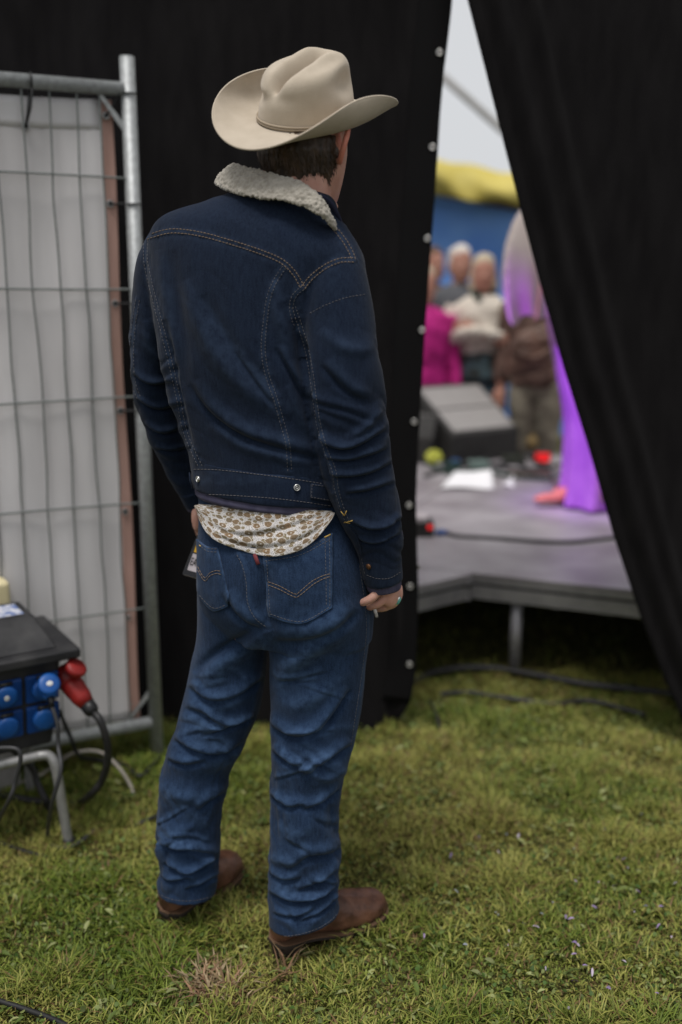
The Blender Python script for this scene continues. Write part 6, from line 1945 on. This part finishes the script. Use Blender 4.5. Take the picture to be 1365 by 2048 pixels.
# hanging bell sleeve of the raised arm: photo outline (1030,420) (1000,530) (1010,610) (1030,650)
slv = []
nS = 26
top_l = pline(np.array([P(1130, 405, 4.86), P(1085, 412, 4.84), P(1046, 416, 4.82), P(1030, 436, 4.81)]), n=nS)
bot_l = pline(np.array([P(1105, 636, 4.90), P(1078, 640, 4.84), P(1050, 632, 4.81), P(1034, 652, 4.80), P(1020, 652, 4.79)]), n=nS)
midl = pline(np.array([P(1120, 520, 4.88), P(1080, 530, 4.84), P(1034, 535, 4.80), P(1008, 535, 4.79)]), n=nS)
rings = []
for i in range(nS):
    t_, m_, b_ = top_l[i], midl[i], bot_l[i]
    wd = .030 + .040 * (i / nS)
    sec = []
    for v in np.linspace(0, 1, 18):
        c_ = t_ * (1 - v) * (1 - 2 * v) + m_ * 4 * v * (1 - v) + b_ * v * (2 * v - 1)
        sec.append(c_ + np.array([0, -1, 0]) * wd * math.sin(math.pi * (.12 + .8 * v)) + np.array([.3, -1, 0]) * .012 * math.sin(i * .5 + v * 1.2) * max(0, v - .1))
    for v in np.linspace(1, 0, 18)[1:-1]:
        c_ = t_ * (1 - v) * (1 - 2 * v) + m_ * 4 * v * (1 - v) + b_ * v * (2 * v - 1)
        sec.append(c_ + np.array([0, 1, 0]) * wd * math.sin(math.pi * (.12 + .8 * v)))
    rings.append(np.array(sec))
so_ = link('sleeve', union([loft(rings)], .006, 6), perf, mat('cream_sleeve', (.58, .49, .46), .85, (.66, .57, .54), 8))
obj('stole', tube(catmull(np.array([P(1086, 520, 4.755), P(1082, 560, 4.745), P(1078, 600, 4.745), P(1072, 640, 4.76)]), 16), .016, 8, flat=.35, ref=(1, 0, 0)), M_gold2, so_)
vb = [P(1206, y, PY - .22) for y in (800, 870, 940, 1000)]
obj('stole', tube(np.array(vb), .03, 8, flat=.4, ref=(1, 0, 0)), M_gold2, ro)
sh = P(1094, 996, PY - .06)
obj('shoe', union_vf([ellipsoid(sh + [.02, 0, .0], (.075, .04, .026)), ellipsoid(sh + [-.02, 0, -.006], (.05, .04, .018)), ellipsoid(sh + [.09, .02, .012], (.06, .04, .04))]), M_orange, perf)
obj('shoe', union_vf([ellipsoid(sh + [.14, .18, .0], (.075, .04, .026)), ellipsoid(sh + [.20, .18, .012], (.06, .04, .04))]), M_orange, perf)

# par lamp that throws the purple light (stands behind the left drape, out of view)
lp = np.array([-.30, 3.55, 2.45])
lamp = empty('stage_lamp', (lp[0], lp[1], 0), 'black stage lamp throwing purple light, behind the left drape', 'stage lamp')
tgt = np.array([pc[0] - .02, PY, SZ + .30]); dv = tgt - lp; dv /= np.linalg.norm(dv)
obj('can', tube([lp - dv * .2, lp - dv * .05, lp + dv * .0], [.06, .09, .10], 24, cap=False), M_blackp, lamp)
obj('lamp_stand', cyl((lp[0] - dv[0] * .1, lp[1] - dv[1] * .1, 0), (lp[0] - dv[0] * .1, lp[1] - dv[1] * .1, lp[2] - .08), .018, 12), M_blackp, lamp)
for a in (0, 2.1, 4.2):
    obj('stand_leg', cyl((lp[0] - dv[0] * .1, lp[1] - dv[1] * .1, .35), (lp[0] - dv[0] * .1 + math.cos(a) * .4, lp[1] - dv[1] * .1 + math.sin(a) * .4, 0), .011, 8), M_blackp, lamp)
L_ = bpy.data.lights.new('purple_light', 'SPOT'); L_.energy = 190; L_.color = (.46, .03, 1.0); L_.spot_size = R(27); L_.spot_blend = .9; L_.shadow_soft_size = .08
lo = bpy.data.objects.new('purple_light', L_); COL.objects.link(lo); lo.location = tuple(lp + dv * .02)
lo.rotation_euler = Vector(dv).to_track_quat('-Z', 'Y').to_euler()

# ================================================================== stall with blue tarpaulin and yellow canopy edge
TY = 10.2
M_tarp = mat('blue_tarpaulin', (.13, .31, .82), .5, (.19, .40, .88), 3, 4, bump=.2, bscale=30, spec=.4)
M_can = mat('yellow_canopy', (.52, .42, .09), .7, (.60, .50, .14), 5, 4)
stall = empty('market_stall', (P(950, 500, TY)[0], TY, 0), 'blue tarpaulin stall with gathered yellow canopy edge behind the onlookers', 'stall')
xa, xb = P(740, 500, TY)[0], P(1240, 500, TY)[0]
ztop = lambda x: 2.38 - .13 * (x - P(870, 400, TY)[0]) / (P(1030, 400, TY)[0] - P(870, 400, TY)[0])
tv = []
xs = np.linspace(xa, xb, 80)
for v in np.linspace(0, 1, 50):
    for x in xs:
        z = v * (ztop(x) + .02)
        tv.append((x, TY + .07 * math.sin((x - xa) * 2.2 + z * 3.4) + .03 * math.sin(x * 5 - z * 2.0), z))
to_ = obj('tarpaulin', (np.array(tv), grid_faces(50, 80, False)), M_tarp, stall); add_solid(to_, .004, 0)
cv = []
for v in np.linspace(0, 1, 18):
    for i, x in enumerate(np.linspace(xa - .2, xb + .2, 120)):
        hi_ = .345 + .035 * math.sin(x * 3.1 + .6) + .018 * math.sin(x * 11)
        lo_ = .0 + .02 * math.sin(x * 4.3) + .012 * math.sin(x * 13 + 1)
        z = ztop(x) + hi_ + (lo_ - hi_) * v
        y = TY - .14 - .16 * math.sin(v * math.pi * .75) + .050 * math.sin(x * 5.5 + v * 3.2) * (.3 + .7 * v) + .028 * math.sin(x * 14 - v * 5) * v
        cv.append((x, y, z))
cn = obj('canopy_edge', (np.array(cv), grid_faces(18, 120, False)), M_can, stall); add_solid(cn, .006, 0)
rv = []
for v in np.linspace(0, 1, 8):
    for x in np.linspace(xa - .2, xb + .2, 40):
        rv.append((x, TY - .12 + v * 2.4, ztop(x) + .34 + .035 * math.sin(x * 3.1 + .6) + .018 * math.sin(x * 11) - .06 * v))
rf_ = obj('canopy_roof', (np.array(rv), grid_faces(8, 40, False)), M_can, stall); add_solid(rf_, .006, 0)
obj('front_beam', tube(np.array([(x, TY - .10, ztop(x) + .02) for x in np.linspace(xa, xb, 8)]), .035, 10), mat('brown_beam', (.13, .045, .03), .6), stall)
for x in (xa + .05, xb - .05):
    for y in (TY - .1, TY + 2.2):
        obj('pole', cyl((x, y, -.02), (x, y, ztop(x)), .024, 10), M_galv, stall)
# leaning grey strut against the sky
s0 = P(885, 152, 9.2); s1 = P(990, 246, 9.2); dd = s1 - s0
kz = s0[2] / -dd[2]
tag(obj('guy_strut', cyl(s0 - dd * 1.2, s0 + dd * kz * 1.0, .035, 12), mat('strut_grey', (.26, .255, .24), .6, (.32, .31, .3), 8)), 'grey leaning strut seen against the sky in the gap', 'strut')
